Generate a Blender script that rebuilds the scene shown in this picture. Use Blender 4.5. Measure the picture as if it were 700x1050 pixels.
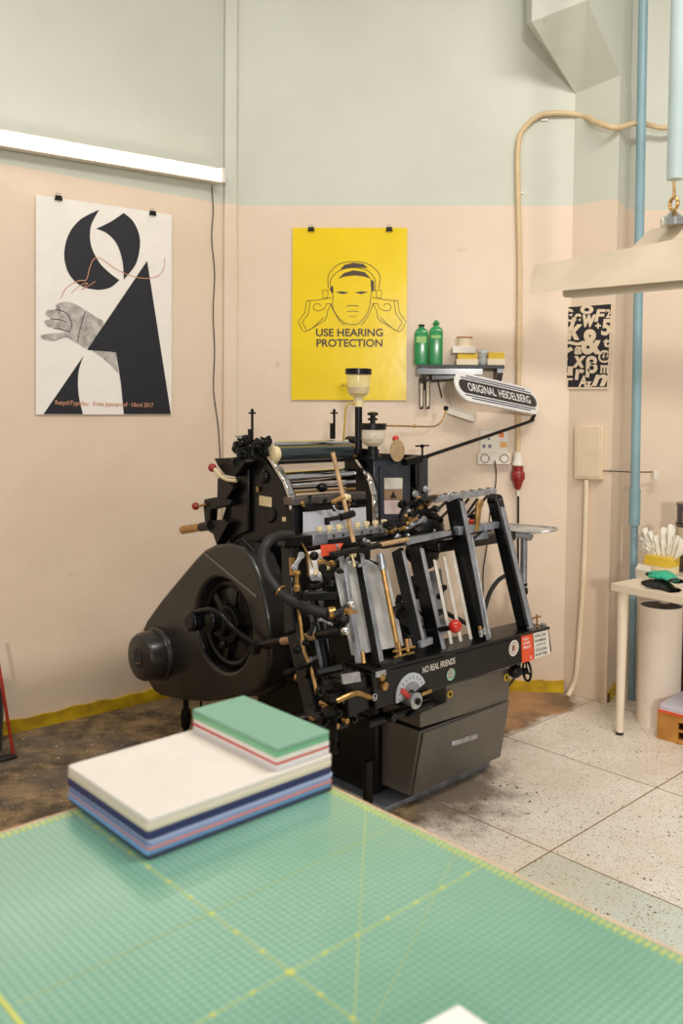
import bpy, math, random
from mathutils import Vector, Matrix
random.seed(4)
for o in list(bpy.data.objects): bpy.data.objects.remove(o)
SC = bpy.context.scene; COL = SC.collection
PI = math.pi
# ------------------------------------------------------------------ camera
CF, CP, CR, CCX, CCY, CH = 913.3, .0414, .0116, 377.0, 452.1, 1.55
_f = Vector((0, math.cos(CP), -math.sin(CP))); _u = Vector((0, math.sin(CP), math.cos(CP))); _x = Vector((1, 0, 0))
CX_ = math.cos(CR)*_x + math.sin(CR)*_u; CU_ = -math.sin(CR)*_x + math.cos(CR)*_u
cd = bpy.data.cameras.new('camera'); cam = bpy.data.objects.new('camera', cd); COL.objects.link(cam)
cam.matrix_world = Matrix.Translation((0, 0, CH)) @ Matrix((CX_, CU_, -_f)).transposed().to_4x4()
cd.sensor_fit = 'AUTO'; cd.sensor_width = 36; cd.lens = 36*CF/1050
cd.shift_x = (350-CCX)/1050; cd.shift_y = (CCY-525)/1050
cd.dof.use_dof = True; cd.dof.focus_distance = 3.7; cd.dof.aperture_fstop = 4.0
cd.clip_start = .05
SC.camera = cam
# ------------------------------------------------------------------ world and lights
w = bpy.data.worlds.new('world'); SC.world = w; w.use_nodes = True
w.node_tree.nodes['Background'].inputs[0].default_value = (1.0, .94, .87, 1)
w.node_tree.nodes['Background'].inputs[1].default_value = .40
def area(name, loc, target, sx, sy, power, col):
    l = bpy.data.lights.new(name, 'AREA'); l.shape = 'RECTANGLE'; l.size = sx; l.size_y = sy; l.energy = power; l.color = col
    o = bpy.data.objects.new(name, l); COL.objects.link(o); o.location = loc
    o.rotation_euler = (Vector(target)-Vector(loc)).to_track_quat('-Z', 'Y').to_euler(); return o
area('window_light', (.62, -6.0, 2.35), (.3, 4.2, 1.5), .45, .35, 250, (1, .95, .89))
area('ceiling_light', (-1.6, 1.2, 4.6), (-.2, 3.2, .3), 2.2, .6, 34, (1, .95, .88))
area('ceiling_light', (1.5, 1.7, 4.6), (1.45, 1.9, 0), 2.2, .6, 125, (1, .95, .88))
SC.view_settings.view_transform = 'Standard'; SC.view_settings.look = 'None'; SC.view_settings.gamma = 1
SC.view_settings.use_curve_mapping = False; SC.view_settings.exposure = 0.0
# ------------------------------------------------------------------ helpers
O_ = Vector((0, 0, CH))
def ray(px, py): return _f + CX_*((px-CCX)/CF) - CU_*((py-CCY)/CF)
def on(px, py, P, n):                      # point of a plane seen at a photo position
    d = ray(px, py); n = Vector(n); return O_ + d*((Vector(P)-O_).dot(n)/d.dot(n))
def atz(px, py, z=0.): return on(px, py, (0, 0, z), (0, 0, 1))
def aty(px, py, y): return on(px, py, (0, y, 0), (0, 1, 0))
def lin(c): return tuple(((v/255)/12.92 if v/255 <= .04045 else ((v/255+.055)/1.055)**2.4) for v in c)
def mat(name, rgb, rough=.5, metal=0., var=.08, scale=12., bump=0., coat=0., emit=None, alpha=None, trans=0., rgb2=None, bscale=None):
    m = bpy.data.materials.new(name); m.use_nodes = True; nt = m.node_tree; b = nt.nodes['Principled BSDF']
    c = lin(rgb)
    tc = nt.nodes.new('ShaderNodeTexCoord'); n = nt.nodes.new('ShaderNodeTexNoise'); n.inputs['Scale'].default_value = scale; n.inputs['Detail'].default_value = 5
    nt.links.new(tc.outputs['Object'], n.inputs['Vector'])
    r = nt.nodes.new('ShaderNodeValToRGB'); r.color_ramp.elements[0].position = .35; r.color_ramp.elements[1].position = .65
    c2 = lin(rgb2) if rgb2 else tuple(x*(1-var) for x in c)
    r.color_ramp.elements[0].color = (*c2, 1); r.color_ramp.elements[1].color = (*[min(1, x*(1+var*.5)) for x in c], 1)
    nt.links.new(n.outputs['Fac'], r.inputs['Fac']); nt.links.new(r.outputs['Color'], b.inputs['Base Color'])
    b.inputs['Roughness'].default_value = rough; b.inputs['Metallic'].default_value = metal
    if coat: b.inputs['Coat Weight'].default_value = coat; b.inputs['Coat Roughness'].default_value = .15
    if trans: b.inputs['Transmission Weight'].default_value = trans; b.inputs['IOR'].default_value = 1.3
    if alpha is not None: b.inputs['Alpha'].default_value = alpha
    if emit: b.inputs['Emission Color'].default_value = (*lin(rgb), 1); b.inputs['Emission Strength'].default_value = emit
    if bump:
        n2 = nt.nodes.new('ShaderNodeTexNoise'); n2.inputs['Scale'].default_value = bscale or scale*4; n2.inputs['Detail'].default_value = 4
        nt.links.new(tc.outputs['Object'], n2.inputs['Vector'])
        bp = nt.nodes.new('ShaderNodeBump'); bp.inputs['Strength'].default_value = bump; bp.inputs['Distance'].default_value = .01
        nt.links.new(n2.outputs['Fac'], bp.inputs['Height']); nt.links.new(bp.outputs[0], b.inputs['Normal'])
    return m
class MB:
    def __init__(s): s.v = []; s.f = []
    def add(s, vs, fs):
        k = len(s.v); s.v += [Vector(v) for v in vs]; s.f += [[i+k for i in f] for f in fs]; return s
    def prism(s, poly, d):                 # polygon extruded by vector(s) d
        n = len(poly); d = d if isinstance(d, list) else [d]*n
        poly = [Vector(p) for p in poly]
        return s.add(poly+[p+Vector(e) for p, e in zip(poly, d)], [list(range(n))[::-1], list(range(n, 2*n))]+[[i, (i+1) % n, (i+1) % n+n, i+n] for i in range(n)])
    def flat(s, poly): return s.add(poly, [list(range(len(poly)))])
    def box(s, a, b):
        x0, y0, z0 = a; x1, y1, z1 = b
        return s.prism([(x0, y0, z0), (x1, y0, z0), (x1, y1, z0), (x0, y1, z0)], Vector((0, 0, z1-z0)))
    def bar(s, p, q, w, h, up=(0, 0, 1), w2=None, h2=None):   # w across, h along up
        p, q = Vector(p), Vector(q); d = (q-p).normalized(); up = Vector(up); x = d.cross(up).normalized(); y = x.cross(d)
        w2 = w if w2 is None else w2; h2 = h if h2 is None else h2
        a = [p+x*w/2*i+y*h/2*j for i, j in ((-1, -1), (1, -1), (1, 1), (-1, 1))]; b = [q+x*w2/2*i+y*h2/2*j for i, j in ((-1, -1), (1, -1), (1, 1), (-1, 1))]
        return s.add(a+b, [[3, 2, 1, 0], [4, 5, 6, 7], [0, 1, 5, 4], [1, 2, 6, 5], [2, 3, 7, 6], [3, 0, 4, 7]])
    def lathe(s, p, d, prof, n=20):        # prof: (distance along d, radius)
        p = Vector(p); d = Vector(d).normalized(); a = d.orthogonal().normalized(); b = d.cross(a); vs = []; fs = []
        for t, r in prof:
            for i in range(n):
                an = 2*PI*i/n; vs.append(p+d*t+(a*math.cos(an)+b*math.sin(an))*max(r, 1e-5))
        m = len(prof)
        for j in range(m-1):
            for i in range(n): fs.append([j*n+i, j*n+(i+1) % n, (j+1)*n+(i+1) % n, (j+1)*n+i])
        fs.append(list(range(n))[::-1]); fs.append([(m-1)*n+i for i in range(n)])
        return s.add(vs, fs)
    def cyl(s, p, q, r, r2=None, n=16):
        p, q = Vector(p), Vector(q); L = (q-p).length; return s.lathe(p, q-p, [(0, r), (L, r if r2 is None else r2)], n)
    def ball(s, c, r, n=14, d=(0, 0, 1), sq=1.):
        k = n//2; return s.lathe(Vector(c), d, [(-math.cos(PI*i/k)*r*sq, math.sin(PI*i/k)*r) for i in range(k+1)], n)
    def tube(s, pts, r, n=10, smooth=0, rib=0.):
        pts = [Vector(p) for p in pts]
        if smooth: pts = spline(pts, smooth)
        vs = []; fs = []; pn = None
        for k, p in enumerate(pts):
            d = (pts[min(k+1, len(pts)-1)]-pts[max(k-1, 0)]).normalized()
            a = d.orthogonal().normalized() if pn is None else (pn-d*pn.dot(d)).normalized(); pn = a; b = d.cross(a)
            rr = (r[k] if isinstance(r, list) else r)*(1+rib*(1 if k % 2 else -1))
            for i in range(n): an = 2*PI*i/n; vs.append(p+(a*math.cos(an)+b*math.sin(an))*rr)
        for j in range(len(pts)-1):
            for i in range(n): fs.append([j*n+i, j*n+(i+1) % n, (j+1)*n+(i+1) % n, (j+1)*n+i])
        fs.append(list(range(n))[::-1]); fs.append([(len(pts)-1)*n+i for i in range(n)])
        return s.add(vs, fs)
    def ring(s, c, ax, R, r, n=28, m=8, a0=0, a1=2*PI):
        c = Vector(c); ax = Vector(ax).normalized(); a = ax.orthogonal().normalized(); b = ax.cross(a); full = abs(a1-a0-2*PI) < 1e-6
        vs = []; fs = []; N = n if full else n+1
        for i in range(N):
            t = a0+(a1-a0)*i/n; d = a*math.cos(t)+b*math.sin(t)
            for j in range(m): q = 2*PI*j/m; vs.append(c+d*(R+r*math.cos(q))+ax*r*math.sin(q))
        for i in range(n):
            for j in range(m): k = (i+1) % N; fs.append([i*m+j, k*m+j, k*m+(j+1) % m, i*m+(j+1) % m])
        return s.add(vs, fs)
    def build(s, name, m, parent=None, bevel=0., seg=2, sharp=35, recenter=True):
        me = bpy.data.meshes.new(name); off = Vector((0, 0, 0))
        if recenter:
            lo = [min(v[i] for v in s.v) for i in range(3)]; hi = [max(v[i] for v in s.v) for i in range(3)]
            off = Vector(((lo[0]+hi[0])/2, (lo[1]+hi[1])/2, lo[2]))
        me.from_pydata([v-off for v in s.v], [], s.f); me.update()
        import bmesh as bmm
        bm = bmm.new(); bm.from_mesh(me); bmm.ops.recalc_face_normals(bm, faces=bm.faces); bm.to_mesh(me); bm.free()
        for p in me.polygons: p.use_smooth = True
        me.set_sharp_from_angle(angle=math.radians(sharp))
        me.materials.append(m); o = bpy.data.objects.new(name, me); COL.objects.link(o)
        if parent is not None:
            o.parent = parent; k = parent.get('_off'); base = Vector(k) if k is not None else Vector((0, 0, 0)); o.location = off-base
            o['_off'] = list(off)
        else: o.location = off; o['_off'] = list(off)
        if bevel:
            b = o.modifiers.new('bevel', 'BEVEL'); b.width = bevel; b.segments = seg; b.limit_method = 'ANGLE'; b.angle_limit = math.radians(40)
            b.harden_normals = False
        return o
def spline(P, k):
    out = []; n = len(P)
    for i in range(n-1):
        p0 = P[max(i-1, 0)]; p1 = P[i]; p2 = P[i+1]; p3 = P[min(i+2, n-1)]
        for j in range(k):
            t = j/k; out.append(.5*((2*p1)+(p2-p0)*t+(2*p0-5*p1+4*p2-p3)*t*t+(3*p1-p0-3*p2+p3)*t*t*t))
    out.append(P[-1]); return out
def tag(o, label=None, cat=None, group=None, kind=None):
    if label: o['label'] = label
    if cat: o['category'] = cat
    if group: o['group'] = group
    if kind: o['kind'] = kind
    return o
def empty(name, loc, label, cat, group=None):
    o = bpy.data.objects.new(name, None); COL.objects.link(o); o.location = loc; o.empty_display_size = .1
    o['_off'] = list(loc); return tag(o, label, cat, group)
def text(name, s, m, origin, xd, yd, size, parent=None, depth=.0006, width=None, align='CENTER', squeeze=None, shear=0., bold=0.):
    """lettering lying in the plane (xd, yd) centred at origin; size = cap height"""
    c = bpy.data.curves.new(name, 'FONT'); c.body = s; c.size = 1.0; c.align_x = align; c.align_y = 'CENTER'; c.extrude = 0.; c.shear = shear; c.offset = bold
    t = bpy.data.objects.new('tmp', c); COL.objects.link(t)
    dg = bpy.context.evaluated_depsgraph_get(); me = bpy.data.meshes.new_from_object(t.evaluated_get(dg)); bpy.data.objects.remove(t)
    xs = [v.co.x for v in me.vertices]; ys = [v.co.y for v in me.vertices]
    w0 = max(xs)-min(xs); h0 = max(ys)-min(ys); cx = (max(xs)+min(xs))/2; cy = (max(ys)+min(ys))/2
    sy = size/h0; sx = (width/w0) if width else sy
    xd = Vector(xd).normalized(); yd = Vector(yd).normalized(); zd = xd.cross(yd).normalized()
    mb = MB()
    vs = [Vector(origin)+xd*(v.co.x-cx)*sx+yd*(v.co.y-cy)*sy+zd*depth for v in me.vertices]
    mb.add(vs, [list(p.vertices) for p in me.polygons]); bpy.data.meshes.remove(me)
    return mb.build(name, m, parent)
def art(name, polys, m, parent):
    mb = MB()
    for p in polys: mb.flat(p)
    return mb.build(name, m, parent)
def stroke(mb, pts, w, n, closed=False):   # flat ribbon along pts in plane with normal n
    n = Vector(n).normalized(); L = []; pts = [Vector(p) for p in pts]; N = len(pts)
    for i, p in enumerate(pts):
        a = pts[(i-1) % N] if closed else pts[max(i-1, 0)]; b = pts[(i+1) % N] if closed else pts[min(i+1, N-1)]
        d = (b-a).normalized(); s = d.cross(n).normalized()*w/2; L += [p-s, p+s]
    k = N if closed else N-1
    mb.add(L, [[2*i, 2*i+1, 2*((i+1) % N)+1, 2*((i+1) % N)] for i in range(k)]); return mb
# ------------------------------------------------------------------ materials
M = {}
def wallmat(name, low, high, zsplit, dirt=True):
    m = bpy.data.materials.new(name); m.use_nodes = True; nt = m.node_tree; b = nt.nodes['Principled BSDF']; L = nt.links.new
    g = nt.nodes.new('ShaderNodeNewGeometry'); sx = nt.nodes.new('ShaderNodeSeparateXYZ'); L(g.outputs['Position'], sx.inputs[0])
    n = nt.nodes.new('ShaderNodeTexNoise'); n.inputs['Scale'].default_value = 1.6; n.inputs['Detail'].default_value = 8; L(g.outputs['Position'], n.inputs['Vector'])
    gt = nt.nodes.new('ShaderNodeMath'); gt.operation = 'GREATER_THAN'; gt.inputs[1].default_value = zsplit; L(sx.outputs['Z'], gt.inputs[0])
    mx = nt.nodes.new('ShaderNodeMix'); mx.data_type = 'RGBA'; L(gt.outputs[0], mx.inputs['Factor']); mx.inputs['A'].default_value = (*lin(low), 1); mx.inputs['B'].default_value = (*lin(high), 1)
    r = nt.nodes.new('ShaderNodeValToRGB'); r.color_ramp.elements[0].position = .3; r.color_ramp.elements[0].color = (.93, .92, .9, 1); r.color_ramp.elements[1].position = .6; r.color_ramp.elements[1].color = (1, 1, 1, 1); L(n.outputs['Fac'], r.inputs['Fac'])
    m2 = nt.nodes.new('ShaderNodeMix'); m2.data_type = 'RGBA'; m2.blend_type = 'MULTIPLY'; m2.inputs['Factor'].default_value = 1; L(mx.outputs['Result'], m2.inputs['A']); L(r.outputs['Color'], m2.inputs['B'])
    # scuffs and stains: sparse small brown marks
    n3 = nt.nodes.new('ShaderNodeTexNoise'); n3.inputs['Scale'].default_value = 9; n3.inputs['Detail'].default_value = 6; L(g.outputs['Position'], n3.inputs['Vector'])
    r3 = nt.nodes.new('ShaderNodeValToRGB'); r3.color_ramp.elements[0].position = .73; r3.color_ramp.elements[0].color = (0, 0, 0, 1); r3.color_ramp.elements[1].position = .80; r3.color_ramp.elements[1].color = (.5, .5, .5, 1); L(n3.outputs['Fac'], r3.inputs['Fac'])
    m3 = nt.nodes.new('ShaderNodeMix'); m3.data_type = 'RGBA'; L(r3.outputs['Color'], m3.inputs['Factor']); L(m2.outputs['Result'], m3.inputs['A']); m3.inputs['B'].default_value = (*lin((150, 122, 92)), 1)
    L(m3.outputs['Result'], b.inputs['Base Color']); b.inputs['Roughness'].default_value = .42
    n2 = nt.nodes.new('ShaderNodeTexNoise'); n2.inputs['Scale'].default_value = 5; n2.inputs['Detail'].default_value = 6; L(g.outputs['Position'], n2.inputs['Vector'])
    bp = nt.nodes.new('ShaderNodeBump'); bp.inputs['Strength'].default_value = .25; bp.inputs['Distance'].default_value = .03; L(n2.outputs['Fac'], bp.inputs['Height']); L(bp.outputs[0], b.inputs['Normal'])
    return m
CREAM = (230, 209, 186); GREEN = (206, 208, 194)
M['wall'] = wallmat('wall_paint', CREAM, GREEN, 2.615)
M['yellow_base'] = mat('yellow_skirting_paint', (222, 186, 18), .5, rgb2=(170, 136, 20), scale=9, bump=.3)
M['slat'] = mat('pale_metal_slat', (222, 216, 204), .4, .2, .15, 20)
M['black'] = mat('black_enamel', (10, 10, 11), .36, 0, .3, 8, coat=.15, bump=.05)
M['iron'] = mat('dark_iron', (15, 14, 13), .40, .0, .4, 20, bump=.1)
M['guard'] = mat('charcoal_enamel', (50, 48, 44), .34, .35, .25, 5, coat=.2)
M['cab'] = mat('grey_brown_enamel', (106, 102, 95), .36, .3, .15, 5, coat=.2)
M['steel'] = mat('worn_steel', (184, 186, 190), .36, .6, .3, 25)
M['bluesteel'] = mat('blue_grey_steel', (158, 163, 172), .34, .6, .3, 12)
M['chrome'] = mat('chrome', (222, 222, 222), .12, 1., .1, 8)
M['brass'] = mat('brass', (190, 150, 92), .35, .8, .25, 25)
M['tan'] = mat('tan_varnished_rod', (196, 160, 118), .45, .1, .3, 30)
M['boxgrey'] = mat('blue_black_enamel', (52, 58, 68), .34, .2, .15, 7, coat=.3)
M['red'] = mat('red_plastic', (205, 42, 28), .25, coat=.4)
M['white'] = mat('white_paper', (238, 234, 228), .6, var=.03)
M['whiteplastic'] = mat('white_plastic', (232, 224, 208), .4, var=.04)
M['rubber'] = mat('black_rubber', (30, 29, 28), .55, 0, .3, 30)
M['glass'] = mat('cloudy_glass', (244, 238, 220), .1, 0, .05, 6, alpha=.30)
M['oil'] = mat('ochre_oil', (196, 168, 96), .3, 0, .2, 14, alpha=.45)
M['cream'] = mat('cream_nylon', (224, 206, 160), .5, var=.1)
M['sheet'] = mat('grey_sheet_metal', (206, 204, 200), .42, .15, .35, 9)
M['ink'] = mat('ink_black', (28, 28, 36), .55, var=.1)
M['woodedge'] = mat('peach_birch', (226, 184, 146), .5, var=.15, scale=30)
M['wood'] = mat('honey_pine', (204, 148, 68), .5, rgb2=(168, 110, 44), scale=6)
M['bluepipe'] = mat('blue_pipe_paint', (136, 168, 176), .38, 0, .12, 6, bump=.05)
M['palepipe'] = mat('pale_blue_paint', (186, 204, 204), .4, 0, .05, 6)
M['beige'] = mat('beige_conduit', (218, 192, 150), .42, var=.08)
M['lampshade'] = mat('old_cream_enamel', (208, 192, 168), .45, 0, .08, 6)
M['rail'] = mat('brushed_aluminium', (170, 165, 158), .3, .8, .25, 20)

for k_ in ('black', 'iron', 'roller'):
    if k_ in M: M[k_].node_tree.nodes['Principled BSDF'].inputs['Specular IOR Level'].default_value = .28
# ------------------------------------------------------------------ room
Z0 = Vector((0, 0, 1))
CORN = Vector((-.751, 4.87, 0)); LD = Vector((-.915, -.80, 0)).normalized(); LN = Vector((.80, -.915, 0)).normalized()   # left wall runs along LD, faces LN
BD = Vector((1.0, -.0515, 0)).normalized(); BN = Vector((-.0515, -1.0, 0)).normalized()
def LW(px, py, o=0.): return on(px, py, CORN+LN*o, LN)
def BW(px, py, o=0.): return on(px, py, CORN+BN*o, BN)
BEND = CORN+BD*1.86
HT = 5.2
def wall(name, a, b, n, m=None, th=.2):
    mb = MB(); a, b = Vector(a), Vector(b); n = Vector(n)
    mb.prism([a, b, b-n*th, a-n*th], Vector((0, 0, HT)))
    o = mb.build(name, m or M['wall'], recenter=False); return tag(o, kind='structure')
wall('wall_left', CORN+LD*6.5, CORN-LD*.1, LN)
wall('wall_back', CORN-BD*.05, BEND, BN)
wall('wall_right', Vector((1.38, 4.86, 0)), Vector((4.2, 4.80, 0)), Vector((0, -1, 0)))
# floor: rough brown screed at the left and behind the press, terrazzo slabs elsewhere
def floormat():
    m = bpy.data.materials.new('terrazzo_and_screed'); m.use_nodes = True; nt = m.node_tree; b = nt.nodes['Principled BSDF']; L = nt.links.new
    N = nt.nodes.new; g = N('ShaderNodeNewGeometry')
    mp = N('ShaderNodeMapping'); mp.vector_type = 'TEXTURE'; mp.inputs['Location'].default_value = (.652, 3.042, 0); mp.inputs['Rotation'].default_value = (0, 0, .775); mp.inputs['Scale'].default_value = (.757, .757, .757)
    L(g.outputs['Position'], mp.inputs['Vector']); s = N('ShaderNodeSeparateXYZ'); L(mp.outputs[0], s.inputs[0])
    def math_(op, a, b_=None, c=None):
        k = N('ShaderNodeMath'); k.operation = op
        for i, q in enumerate((a, b_, c)):
            if q is None: continue
            if isinstance(q, (int, float)): k.inputs[i].default_value = q
            else: L(q, k.inputs[i])
        return k.outputs[0]
    def joint(x):
        fr = math_('FRACT', math_('ADD', x, .5)); d = math_('ABSOLUTE', math_('SUBTRACT', fr, .5)); return math_('LESS_THAN', d, .004)
    j = math_('MAXIMUM', joint(s.outputs['X']), joint(s.outputs['Y']))
    def noise(sc, det=6, rough=.6, vec=None):
        n = N('ShaderNodeTexNoise'); n.inputs['Scale'].default_value = sc; n.inputs['Detail'].default_value = det; n.inputs['Roughness'].default_value = rough; L(vec or g.outputs['Position'], n.inputs['Vector']); return n.outputs['Fac']
    def ramp(x, p0, c0, p1, c1):
        r = N('ShaderNodeValToRGB'); r.color_ramp.elements[0].position = p0; r.color_ramp.elements[1].position = p1
        r.color_ramp.elements[0].color = (*c0, 1); r.color_ramp.elements[1].color = (*c1, 1); L(x, r.inputs['Fac']); return r.outputs['Color']
    def mix(fac, a, bb):
        k = N('ShaderNodeMix'); k.data_type = 'RGBA'
        if isinstance(fac, float): k.inputs['Factor'].default_value = fac
        else: L(fac, k.inputs['Factor'])
        for nm, q in (('A', a), ('B', bb)):
            if isinstance(q, tuple): k.inputs[nm].default_value = (*q, 1)
            else: L(q, k.inputs[nm])
        return k.outputs['Result']
    # per slab tint: the slab nearest the cutting table is greenish
    cellg = math_('MULTIPLY', math_('LESS_THAN', s.outputs['X'], 0.0), math_('LESS_THAN', s.outputs['Y'], 0.0))
    base = mix(cellg, lin((240, 232, 220)), lin((212, 220, 208)))
    v = N('ShaderNodeTexVoronoi'); v.inputs['Scale'].default_value = 75; L(g.outputs['Position'], v.inputs['Vector'])
    sp = math_('MULTIPLY', math_('LESS_THAN', v.outputs['Distance'], .24), math_('GREATER_THAN', noise(60, 2), .52))
    v2 = N('ShaderNodeTexVoronoi'); v2.inputs['Scale'].default_value = 28; L(g.outputs['Position'], v2.inputs['Vector'])
    sp2 = math_('MULTIPLY', math_('LESS_THAN', v2.outputs['Distance'], .16), math_('GREATER_THAN', noise(11, 2), .55))
    v3 = N('ShaderNodeTexVoronoi'); v3.inputs['Scale'].default_value = 110; L(g.outputs['Position'], v3.inputs['Vector'])
    base = mix(math_('LESS_THAN', v3.outputs['Distance'], .25), base, lin((176, 160, 132)))
    base = mix(math_('MAXIMUM', sp, sp2), base, lin((112, 98, 82)))
    base = mix(ramp(noise(1.3, 8, .65), .38, (0.35, 0.35, 0.35), .58, (0, 0, 0)), base, lin((196, 172, 138)))
    base = mix(j, base, lin((140, 112, 80)))
    # oily brown dirt around the press
    sx = N('ShaderNodeSeparateXYZ'); L(g.outputs['Position'], sx.inputs[0])
    dxy = math_('SQRT', math_('ADD', math_('POWER', math_('SUBTRACT', sx.outputs['X'], .22), 2), math_('POWER', math_('SUBTRACT', sx.outputs['Y'], 3.55), 2)))
    dirt = math_('SUBTRACT', math_('ADD', math_('MULTIPLY', noise(5.5, 9, .75), 1.0), -.04), dxy)
    base = mix(ramp(dirt, -.42, (0, 0, 0), .25, (.8, .8, .8)), base, lin((96, 76, 54)))
    # bare screed: beyond a wandering line to the left and behind the machine
    scr = mix(ramp(noise(5, 10, .75), .42, (0, 0, 0), .60, (1, 1, 1)), lin((82, 68, 50)), lin((164, 138, 100)))
    scr = mix(ramp(noise(1.7, 6), .5, (0, 0, 0), .64, (1, 1, 1)), scr, lin((88, 80, 74)))
    scr = mix(math_('LESS_THAN', noise(38, 3), .33), scr, lin((196, 184, 160)))
    edge1 = math_('SUBTRACT', .22, sx.outputs['X'])                                  # left of x
    edge2 = math_('SUBTRACT', s.outputs['Y'], 1.0)                                   # behind the last joint
    edge2 = math_('MINIMUM', edge2, math_('SUBTRACT', 1.12, sx.outputs['X']))
    e = math_('ADD', math_('MAXIMUM', edge1, edge2), math_('MULTIPLY', math_('SUBTRACT', noise(7, 6), .5), .22))
    k = N('ShaderNodeMapRange'); k.inputs['From Min'].default_value = -.02; k.inputs['From Max'].default_value = .05; L(e, k.inputs['Value'])
    rust = mix(ramp(noise(3.1, 5), .42, (0, 0, 0), .58, (1, 1, 1)), lin((136, 110, 82)), lin((186, 142, 98)))
    scr2 = mix(math_('GREATER_THAN', sx.outputs['X'], .45), scr, rust)
    out = mix(k.outputs[0], base, scr2)
    L(out, b.inputs['Base Color'])
    rr = N('ShaderNodeMix'); L(k.outputs[0], rr.inputs['Factor']); rr.inputs['A'].default_value = .38; rr.inputs['B'].default_value = .75; L(rr.outputs[0], b.inputs['Roughness'])
    bp = N('ShaderNodeBump'); bp.inputs['Strength'].default_value = .5; bp.inputs['Distance'].default_value = .02
    L(math_('MULTIPLY', noise(14, 8, .7), k.outputs[0]), bp.inputs['Height']); L(bp.outputs[0], b.inputs['Normal'])
    return m
fl = MB(); fl.prism([(-5.5, -1, -.1), (4.2, -1, -.1), (4.2, 5.3, -.1), (-5.5, 5.3, -.1)], Vector((0, 0, .1)))
tag(fl.build('floor', floormat(), recenter=False), kind='structure')
# yellow skirting strips, hand painted with a wavy top
def skirt(name, a, b, n, h):
    mb = MB(); a, b = Vector(a), Vector(b); k = max(2, int((b-a).length/.04)); n = Vector(n)
    for i in range(k):
        p = a.lerp(b, i/k); q = a.lerp(b, (i+1)/k); h0 = h+.004*math.sin(i*1.7)+.003*math.sin(i*.6); h1 = h+.004*math.sin((i+1)*1.7)+.003*math.sin((i+1)*.6)
        mb.add([p, q, q+Z0*h1, p+Z0*h0, p+n*.014, q+n*.014, q+n*.014+Z0*h1, p+n*.014+Z0*h0], [[4, 5, 6, 7], [7, 6, 2, 3], [0, 1, 5, 4]])
    tag(mb.build(name, M['yellow_base'], recenter=False), kind='structure')
skirt('baseboard_left', CORN+LD*6.4, CORN, LN, .06)
skirt('baseboard_back', CORN, CORN+BD*1.83, BN, .062)
# remains of yellow paint at the column foot
skirt('baseboard_right', Vector((1.268, 4.615, 0)), Vector((1.395, 4.855, 0)), Vector((.885, -.46, 0)), .05)
# corner battens
t1 = MB(); c0 = CORN+LD*.06+LN*.0; c1 = CORN+BD*.05
t1.prism([CORN+LD*.055+LN*.004, CORN+LD*.055+LN*.02, CORN+BD*.03+BN*.02, CORN+BD*.03], Z0*HT)
tag(t1.build('trim_1', M['wall'], bevel=.004, recenter=False), kind='structure')
# ------------------------------------------------------------------ column with flared head
PA = BW(577, 700); PA.z = 0
PB = Vector((1.262, 4.60, 0)); PC = Vector((1.40, 4.87, 0))
def up(p, z): return Vector((p.x, p.y, z))
zA = aty(576, 96, PA.y).z; zB = aty(631, 77, PB.y).z
cm = MB()
cm.add([up(PA, 0), up(PB, 0), up(PC, 0), up(PA, zA), up(PB, zB), up(PC, zB), Vector((PA.x+.02, 4.95, 0)), Vector((PA.x+.02, 4.95, zA))], [[0, 1, 4, 3], [1, 2, 5, 4]])
# flare: two front facets reaching out to the room and the plain right face above
dF = 4.47
C1 = aty(545, 22, dF); C2 = Vector((C1.x-.01, C1.y-.02, HT)); D1 = aty(602, 0, dF-.02); D2 = Vector((D1.x-.10, D1.y-.12, HT)); Abk = BW(539, 25); Abk2 = up(Abk, HT)
A3 = up(PA, zA); B3 = up(PB, zB); C3 = up(PC, zB); C4 = up(PC, HT); mid = A3.lerp(B3, .18)
k = len(cm.v)
cm.add([A3, mid, B3, C1, C2, D1, D2, Abk, Abk2, C3, C4], [[0, 1, 5, 3], [1, 2, 5], [3, 5, 6, 4], [0, 3, 7], [7, 3, 4, 8], [2, 9, 10, 6, 5]])
tag(cm.build('trim_2', M['wall'], recenter=False, sharp=3), kind='structure')
fr = MB()                                                            # faded shallow pilaster edge on back wall near column
fr.prism([BW(531, 700)*1, BW(531, 700)+BD*.012, BW(531, 700)+BD*.012+BN*.004, BW(531, 700)+BN*.004], Z0*2.0)

# ------------------------------------------------------------------ posters
def quad(f, pts, th=.0015, n=None): return [f(*p) for p in pts]
def cz(x, y): return (x/2.917, 100+y/2.917)          # coordinates measured on the enlarged left poster
POFF = .012
po = MB(); po.prism([LW(36.7, 199.4, POFF), LW(175.9, 220, POFF), LW(175.9, 425, POFF), LW(36.7, 425, POFF)], LN*-.002)
M['posterpaper'] = mat('matt_poster_paper', (240, 234, 226), .55, var=.03)
P1 = tag(po.build('wall_poster', M['posterpaper']), 'white poster with big black letter shapes and an engraved hand, left of the corner', 'poster')
def LC(x, y, o=POFF+.0012): return LW(*cz(x, y), o)
def curve2(pts, k=8): return spline([Vector((a, b, 0)) for a, b in pts], k)
def ell(cx, cy, rx, ry, a0, a1, n=24):
    return [(cx+rx*math.cos(math.radians(a0+(a1-a0)*i/n)), cy-ry*math.sin(math.radians(a0+(a1-a0)*i/n))) for i in range(n+1)]
left_c = [(p.x, p.y) for p in curve2([(297, 335), (240, 365), (205, 410), (192, 470), (205, 525), (240, 562), (290, 575), (330, 568), (357, 546)])] + \
         [(p.x, p.y) for p in curve2([(357, 546), (325, 522), (295, 490), (272, 440), (272, 385), (297, 335)])][1:-1]
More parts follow.
